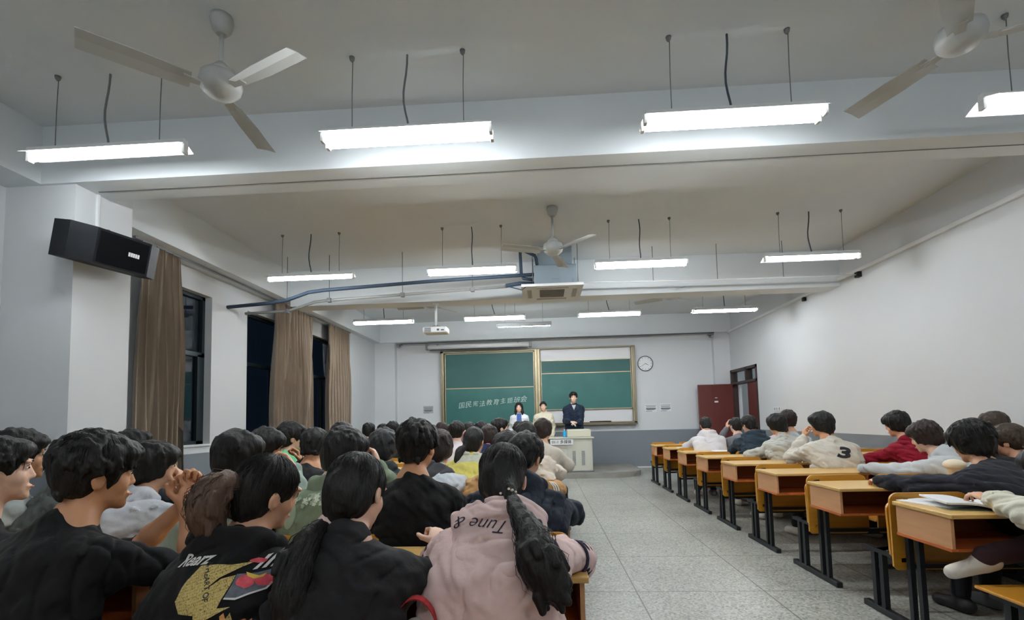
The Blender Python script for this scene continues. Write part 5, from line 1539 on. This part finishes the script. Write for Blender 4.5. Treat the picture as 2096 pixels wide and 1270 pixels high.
# ------------------------------------------------------------------ things on the desks
def sheet(x, y, rot, w, h, n, label, z=.764, name='paper_sheet'):
    R = Matrix.Rotation(math.radians(rot), 3, 'Z')
    o = MB().box((x - w / 2, y - h / 2, z), (x + w / 2, y + h / 2, z + .002 * n), R, (x, y, z)).build(name, PAPER)
    return tag(o, label, 'paper')
sheet(2.38, 8.42, 12, .22, .3, 3, 'white paper on the second desk of the right block, beside the white hoodie')
sheet(2.62, 7.47, -10, .22, .3, 3, 'white papers under the arm of the dark slate coat')
sheet(3.34, 5.62, 10, .3, .34, 12, 'stack of white paper between the cream jacket and the red hoodie')
sheet(-.55, 3.76, 20, .2, .28, 2, 'white paper on the yellow desk in front of the black sweatshirt with bare neck')
def open_book(x, y, rot, w, d, label):
    r = empty('open_book', (x, y, .764), label, 'book')
    R = Matrix.Rotation(math.radians(rot), 3, 'Z'); c = Vector((x, y, 0))
    def prof(u, side):   # page height over the half width
        return .004 + (.030 if side else .018) * math.sin(PI * min(1, u * 1.05)) ** .8 * (1 - .4 * u) + (.035 * u * u if side else 0)
    for side, mt in ((0, PAPER), (1, PAPER)):
        vs = []; fs = []; n = 14
        for k in range(n + 1):
            u = k / n; sx = (-1 if side else 1) * u * w / 2
            for yy in (-d / 2, d / 2):
                for zz in (.766, .766 + prof(u, side)):
                    q = R @ Vector((sx, yy, 0)) + c; vs.append((q.x, q.y, zz if not (side and zz < .767) else .766 + max(0, prof(u, side) - .010)))
        for k in range(n):
            a = k * 4
            fs += [(a + 1, a + 3, a + 7, a + 5), (a, a + 4, a + 6, a + 2), (a, a + 1, a + 5, a + 4), (a + 2, a + 6, a + 7, a + 3)]
        fs += [(0, 2, 3, 1), (n * 4, n * 4 + 1, n * 4 + 3, n * 4 + 2)]
        pg = MB().add(vs, fs, False).build('page_block', mt, r)
        ln = MB()
        for j in range(9):
            yy = -d / 2 + .03 + j * (d - .06) / 8
            for k in range(2, n - 1):
                q0 = [R @ Vector(((-1 if side else 1) * (k + e) / n * w / 2, yy + f, 0)) + c for e in (0, 1) for f in (0, .0022)]
                hz = [.7672 + prof((k + e) / n, side) for e in (0, 0, 1, 1)]
                ln.add([(q.x, q.y, h) for q, h in zip(q0, hz)], [(0, 1, 3, 2)])
        ln.build('printed_lines', mat('pale_print', rgb(176, 178, 176), .8), pg)
    MB().box((x - w / 2 - .004, y - d / 2 - .004, .764), (x + w / 2 + .004, y + d / 2 + .004, .766), R, (x, y, .765)).build('book_cover', mat('grey_green_cover', rgb(120, 128, 108), .6), r)
    return r
open_book(2.40, 2.86, -14, .46, .30, 'large open exercise book on the nearest desk of the right block')
sheet(2.24, 2.98, 18, .21, .29, 2, 'loose white sheet under the left side of the open exercise book')
r = empty('drink_cup', (3.06, 3.86, .764), 'cream coloured cup with a domed lid beside the charcoal jacket', 'cup')
MB().lathe((3.06, 3.86, .764), [(.034, 0), (.045, .09), (.05, .10)], 24).build('cup_body', mat('cream_cup', rgb(222, 206, 180), .5), r)
MB().lathe((3.06, 3.86, .864), [(.056, 0), (.068, .01), (.07, .03), (.058, .05), (.03, .062), (.01, .066)], 24).build('cup_lid', mat('cream_lid', rgb(236, 222, 196), .45), r)
r = empty('tote_bag', (-.385, 1.47, .432), 'red and white bag standing between the pink hoodie and the dark hoodie', 'bag')
T = Field((-.52, 1.35, .40), (-.25, 1.6, .8), .008)
T.ell((-.385, 1.47, .56), (.085, .06, .16), k=.02); T.noise(.01, (40, 40, 50), 3, n=4)
T.cut((0, 0, .434), (0, 0, -1))
sdf_obj('bag_body', T, cloth(206, 196, 190), r)
RB = cloth(168, 36, 40)
MB().box((0, 0, 0), (0.001, .001, .001)) 
mb = MB()
for k in range(16):
    a0, a1 = PI * k / 16, PI * (k + 1) / 16
    q = [(-.385 + .07 * math.cos(a), 1.44 + dy, .66 + .13 * math.sin(a)) for a in (a0, a1) for dy in (-.016, .016)]
    q += [(x, y, z + (.004)) for x, y, z in q]
    mb.add(q, [(0, 1, 3, 2), (4, 6, 7, 5), (0, 4, 5, 1), (2, 3, 7, 6), (0, 2, 6, 4), (1, 5, 7, 3)])
mb.build('bag_strap', RB, r)
r = tag(MB().tube([(-.41, 1.90, .875), (-.36, 1.84, .90), (-.33, 1.80, .915)], [.002, .0045, .0045], 8).build('pen', WHITE), 'white pen held by the person with the side ponytail', 'pen')
# dark fixings left in the ceiling
for i, (x, y, lab) in enumerate(((-.55, 2.62, 'small dark hook in the ceiling nearest the centre lamps'), (-2.9, 2.95, 'small dark hook in the ceiling between the left fan and the left lamp'))):
    o = tag(MB().tube([(x, y, ZC), (x, y, ZC - .03), (x + .02, y, ZC - .035)], .006, 6).build('ceiling_hook', STEELD), lab, 'hook')

# glasses on the mint hoodie
p = P_['mint']; hp = p['hp']
mb = MB()
for sg in (-1, 1):
    mb.tube([U(hp(.083 * sg, .0, .012)), U(hp(.074 * sg, .07, .014)), U(hp(.058 * sg, .098, .012))], .0018, 6)
    mb.tube([U(hp(.033 * sg + .024 * math.cos(t), .104, .006 + .019 * math.sin(t))) for t in [2 * PI * k / 16 for k in range(17)]], .0014, 6)
mb.tube([U(hp(-.009, .106, .01)), U(hp(.009, .106, .01))], .0014, 6)
mb.build('glasses', BLACK, p['o'])
